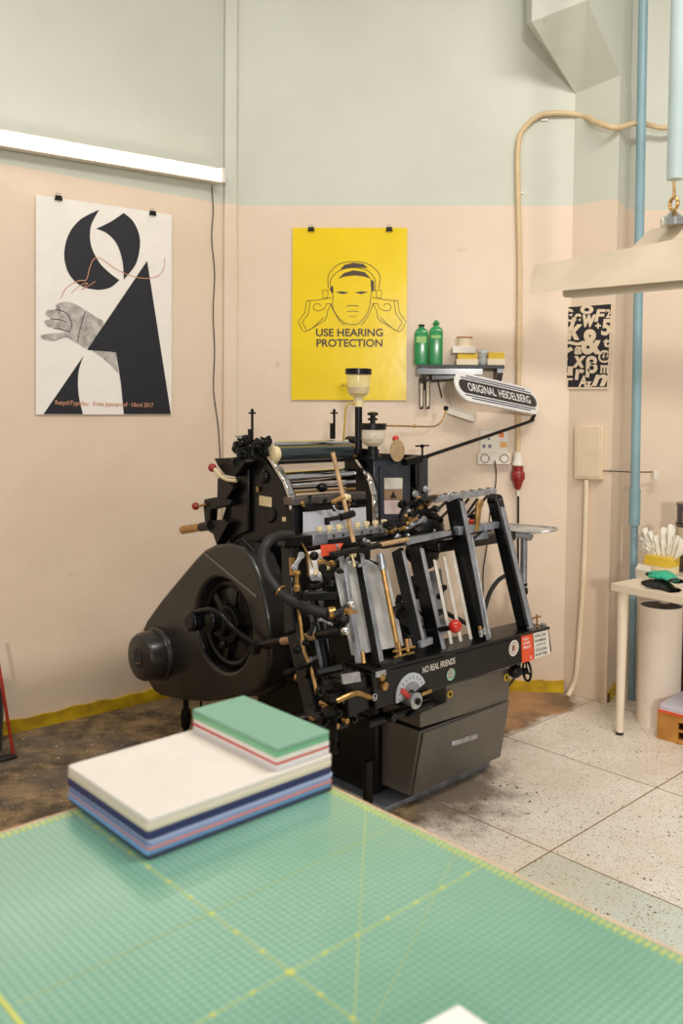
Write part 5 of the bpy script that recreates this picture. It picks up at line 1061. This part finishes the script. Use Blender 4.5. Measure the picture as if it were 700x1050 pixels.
a = ca+cd_*.13+cn_*.10; mb = MB(); mb.prism([a, a+cd_*.25, a+cd_*.25+cn_*.17, a+cn_*.17], Z0*.03); mb.v = [v+Z0*zz for v in mb.v]; tag(mb.build('navy_box', mat('navy_card', (38, 42, 66), .5), bevel=.003), 'flat navy box lying on the papers of the crate', 'box')
# dark shelving behind the tube
sb0 = atz(684, 720, 0); sx_ = cb_+Vector((.15, .08, 0)); SHV = empty('storage_rack', Vector((sx_.x, sx_.y, 0)), 'dark rack with pale boxes under the right table at the edge', 'rack')
mb = MB(); mb.box((sx_.x, sx_.y+.02, 0), (sx_.x+.5, sx_.y+.22, .60)); mb.build('rack_body', M['ink'], SHV, bevel=.003)
for z0, z1 in ((.20, .26), (.46, .53)):
    mb = MB(); mb.box((sx_.x+.012, sx_.y+.0, z0), (sx_.x+.3, sx_.y+.018, z1)); mb.build('pale_box_front', M['wood'], SHV, bevel=.003)
# floor litter by the press
for i, (x, y) in enumerate(((505, 803), (513, 806), (520, 805), (530, 808), (550, 813), (543, 822))):
    p = atz(x, y, 0); mb = MB(); mb.lathe(p, Z0, [(0, .004+.003*(i % 2)), (.004, .003)], 5); tag(mb.build('floor_crumb', mat('crumb', (110, 88, 60), .8) if i == 0 else bpy.data.materials['crumb']), 'small brown crumb on the terrazzo near the press drawer', 'debris', 'crumbs on the floor')
# ================================================================== cutting table in the foreground
TH = .93; C0 = Vector((-.078, .946, TH)); EA = Vector((-math.sin(.7638), math.cos(.7638), 0)); EB = Vector((math.cos(.7638), math.sin(.7638), 0))
def T(b, a, z=0.): return C0+EB*b+EA*a+Z0*z
CT = empty('cutting_table', Vector((C0.x, C0.y, 0)), 'big foreground table with peach wooden edge', 'table')
B0, B1, A0_, A1_ = -1.15, .353, -1.0, .535
mb = MB(); mb.prism([T(B0, A0_, -.002), T(B1, A0_, -.002), T(B1, A1_, -.002), T(B0, A1_, -.002)], -Z0*.028); mb.build('table_top', M['woodedge'], CT, bevel=.002)
for b, a in ((B0+.06, A0_+.06), (B1-.1, A0_+.06), (B1-.1, A1_-.1), (B0+.06, A1_-.1)):
    p = T(b, a); mb = MB(); mb.box((p.x-.03, p.y-.03, 0), (p.x+.03, p.y+.03, TH-.03)); mb.build('leg', M['woodedge'], CT, bevel=.003)
def matmat():
    m = bpy.data.materials.new('cutting_mat'); m.use_nodes = True; nt = m.node_tree; b = nt.nodes['Principled BSDF']; L = nt.links.new; N = nt.nodes.new
    g = N('ShaderNodeNewGeometry'); mp = N('ShaderNodeMapping'); mp.vector_type = 'TEXTURE'; mp.inputs['Location'].default_value = tuple(C0); mp.inputs['Rotation'].default_value = (0, 0, .7638); mp.inputs['Scale'].default_value = (.01, .01, .01)
    L(g.outputs['Position'], mp.inputs['Vector']); s = N('ShaderNodeSeparateXYZ'); L(mp.outputs[0], s.inputs[0])
    def mt(op, a, c):
        k = N('ShaderNodeMath'); k.operation = op
        for i, q in enumerate((a, c)):
            if q is None: continue
            if isinstance(q, (int, float)): k.inputs[i].default_value = q
            else: L(q, k.inputs[i])
        return k.outputs[0]
    def gl_(x, w): return mt('LESS_THAN', mt('ABSOLUTE', mt('SUBTRACT', mt('FRACT', mt('ADD', x, .5), None), .5), None), w)
    j = mt('MAXIMUM', gl_(s.outputs['X'], .085), gl_(s.outputs['Y'], .085))
    n = N('ShaderNodeTexNoise'); n.inputs['Scale'].default_value = 3; n.inputs['Detail'].default_value = 4; L(g.outputs['Position'], n.inputs['Vector'])
    r = N('ShaderNodeValToRGB'); r.color_ramp.elements[0].position = .4; r.color_ramp.elements[1].position = .62; r.color_ramp.elements[0].color = (*lin((116, 168, 144)), 1); r.color_ramp.elements[1].color = (*lin((134, 182, 158)), 1); L(n.outputs['Fac'], r.inputs['Fac'])
    k = N('ShaderNodeMix'); k.data_type = 'RGBA'; L(j, k.inputs['Factor']); L(r.outputs['Color'], k.inputs['A']); k.inputs['B'].default_value = (*lin((82, 142, 120)), 1)
    L(k.outputs['Result'], b.inputs['Base Color']); b.inputs['Roughness'].default_value = .3; b.inputs['Specular IOR Level'].default_value = .7; b.inputs['Coat Weight'].default_value = 1.; b.inputs['Coat Roughness'].default_value = .2
    return m
mb = MB(); mb.prism([T(B0+.01, A0_+.01, -.0019), T(.344, A0_+.01, -.0019), T(.344, .524, -.0019), T(B0+.01, .524, -.0019)], Z0*.0019)
CM = tag(mb.build('cutting_mat', matmat()), 'green gridded cutting mat with yellow lines covering the foreground table', 'cutting mat')
M['matyellow'] = mat('mat_yellow_ink', (196, 202, 104), .4, var=.1)
ml_ = MB()
def mline(b0, a0, b1, a1, w=.0011): ml_.bar(T(b0, a0, .0003), T(b1, a1, .0003), w, .0004)
mline(0, -.95, 0, .50, .0012); mline(-.247, 0, .335, 0, .0012); mline(.335, -.95, .335, .515, .0018); mline(-1.1, .515, .335, .515, .0018); mline(-.247, -.95, -.247, .50, .0055)
mline(.335, .232, -.13, -.233, .0009); mline(-.24, .15, .335, .16, .0006); mline(-.24, -.25, .335, .05, .0005)
dt = ml_
def dot(b, a, r):
    r *= .66
    dt.lathe(T(b, a, .0003), Z0, [(0, r), (.0004, r)], 10)
for i in range(-14, 11): dot(0, i*.05, .0052 if i else .010) if i != 0 else dot(0, 0, .0085)
for i in range(-4, 7): 
    if i: dot(i*.05, 0, .0048)
tk = ml_
for i in range(-60, 51): tk.bar(T(.327, i*.01, .0003), T(.341, i*.01, .0003), .0026, .0005)
for i in range(-60, 33): tk.bar(T(i*.01, .508, .0003), T(i*.01, .521, .0003), .0032, .0005)
tk.build('printed_lines', M['matyellow'], CM)['kind'] = 'stuff'
# paper-board pile: each colour its own thing
def board(b0, b1, a0, a1, z0, z1, rgb, name, lab, grp, rc=.006, rot=0., rgh=.6, db=0, da=0):
    m = mat('board_'+lab.split()[0]+str(len(bpy.data.materials)), rgb, rgh, var=.03, scale=20)
    cx_, cy_ = (b0+b1)/2, (a0+a1)/2; P = []
    for (sx, sy, t0) in ((1, 1, 0), (-1, 1, 90), (-1, -1, 180), (1, -1, 270)):
        for i in range(5):
            t = math.radians(t0+i*22.5); x = sx*((b1-b0)/2-rc)+rc*math.cos(t); y = sy*((a1-a0)/2-rc)+rc*math.sin(t)
            P.append(T(cx_+db+x*math.cos(rot)-y*math.sin(rot), cy_+da+x*math.sin(rot)+y*math.cos(rot), z0))
    mb = MB(); mb.prism(P, Z0*(z1-z0)); o = mb.build(name, m, bevel=.0015 if z1-z0 > .006 else .0006); return tag(o, lab, 'notebook', grp)
z = .0005; g1 = 'coloured notebooks in the large pile'
for h, rgb, lab, db, da in ((.0055, (52, 58, 82), 'dark slate notebook at the very bottom of the large pile', .002, 0), (.0075, (112, 158, 206), 'sky blue notebook just above the slate one', 0, .001), (.0035, (206, 130, 122), 'thin salmon pink notebook between the two blue ones of the large pile', .001, -.001),
    (.0035, (134, 150, 186), 'thin grey blue notebook directly on the salmon one', 0, .0), (.0065, (170, 184, 220), 'pale periwinkle notebook under the navy one', .003, .001), (.0115, (40, 46, 92), 'thick navy notebook beneath the cream one of the large pile', -.001, 0), (.0095, (214, 204, 182), 'thick cream notebook second from top of the large pile', .0, .0), (.0085, (222, 214, 204), 'large white notebook on top of the large pile', .001, .001)):
    board(.006, .338, .313, .556, z, z+h, rgb, 'notebook', lab, g1, db=db, da=da, rot=random.uniform(-.004, .004)); z += h+.0002
g2 = 'coloured notebooks in the small pile'; zb = z
for h, rgb, lab in ((.0045, (206, 204, 206), 'small pale grey notebook at the bottom of the small pile'), (.0055, (226, 222, 220), 'small off-white notebook below the red one'), (.0028, (206, 66, 60), 'thin red notebook in the small pile'), (.0085, (226, 220, 212), 'small white notebook directly under the green ones'), (.0085, (122, 186, 142), 'light green notebook beneath the dark green one'), (.0072, (122, 164, 142), 'dark sage green notebook on top of the small pile')):
    board(.228, .336, .318, .552, z, z+h, rgb, 'notebook', lab, g2, rc=.004, db=random.uniform(-.001, .0015), da=random.uniform(-.001, .001), rot=random.uniform(-.006, .006)); z += h+.0002
# white booklet at bottom edge of the photo
w0 = atz(470, 1029, TH+.012); wb_ = w0-EB*.0; 
mb = MB(); u1 = (atz(503, 1052, TH+.012)-w0).normalized(); u2 = (atz(430, 1051, TH+.012)-w0).normalized(); mb.prism([w0-Z0*.0115, w0+u1*.2-Z0*.0115, w0+u1*.2+u2*.28-Z0*.0115, w0+u2*.28-Z0*.0115], Z0*.0115)
tag(mb.build('notebook', M['white'], bevel=.002), 'white notebook whose corner pokes in at the bottom edge of the photo', 'notebook')
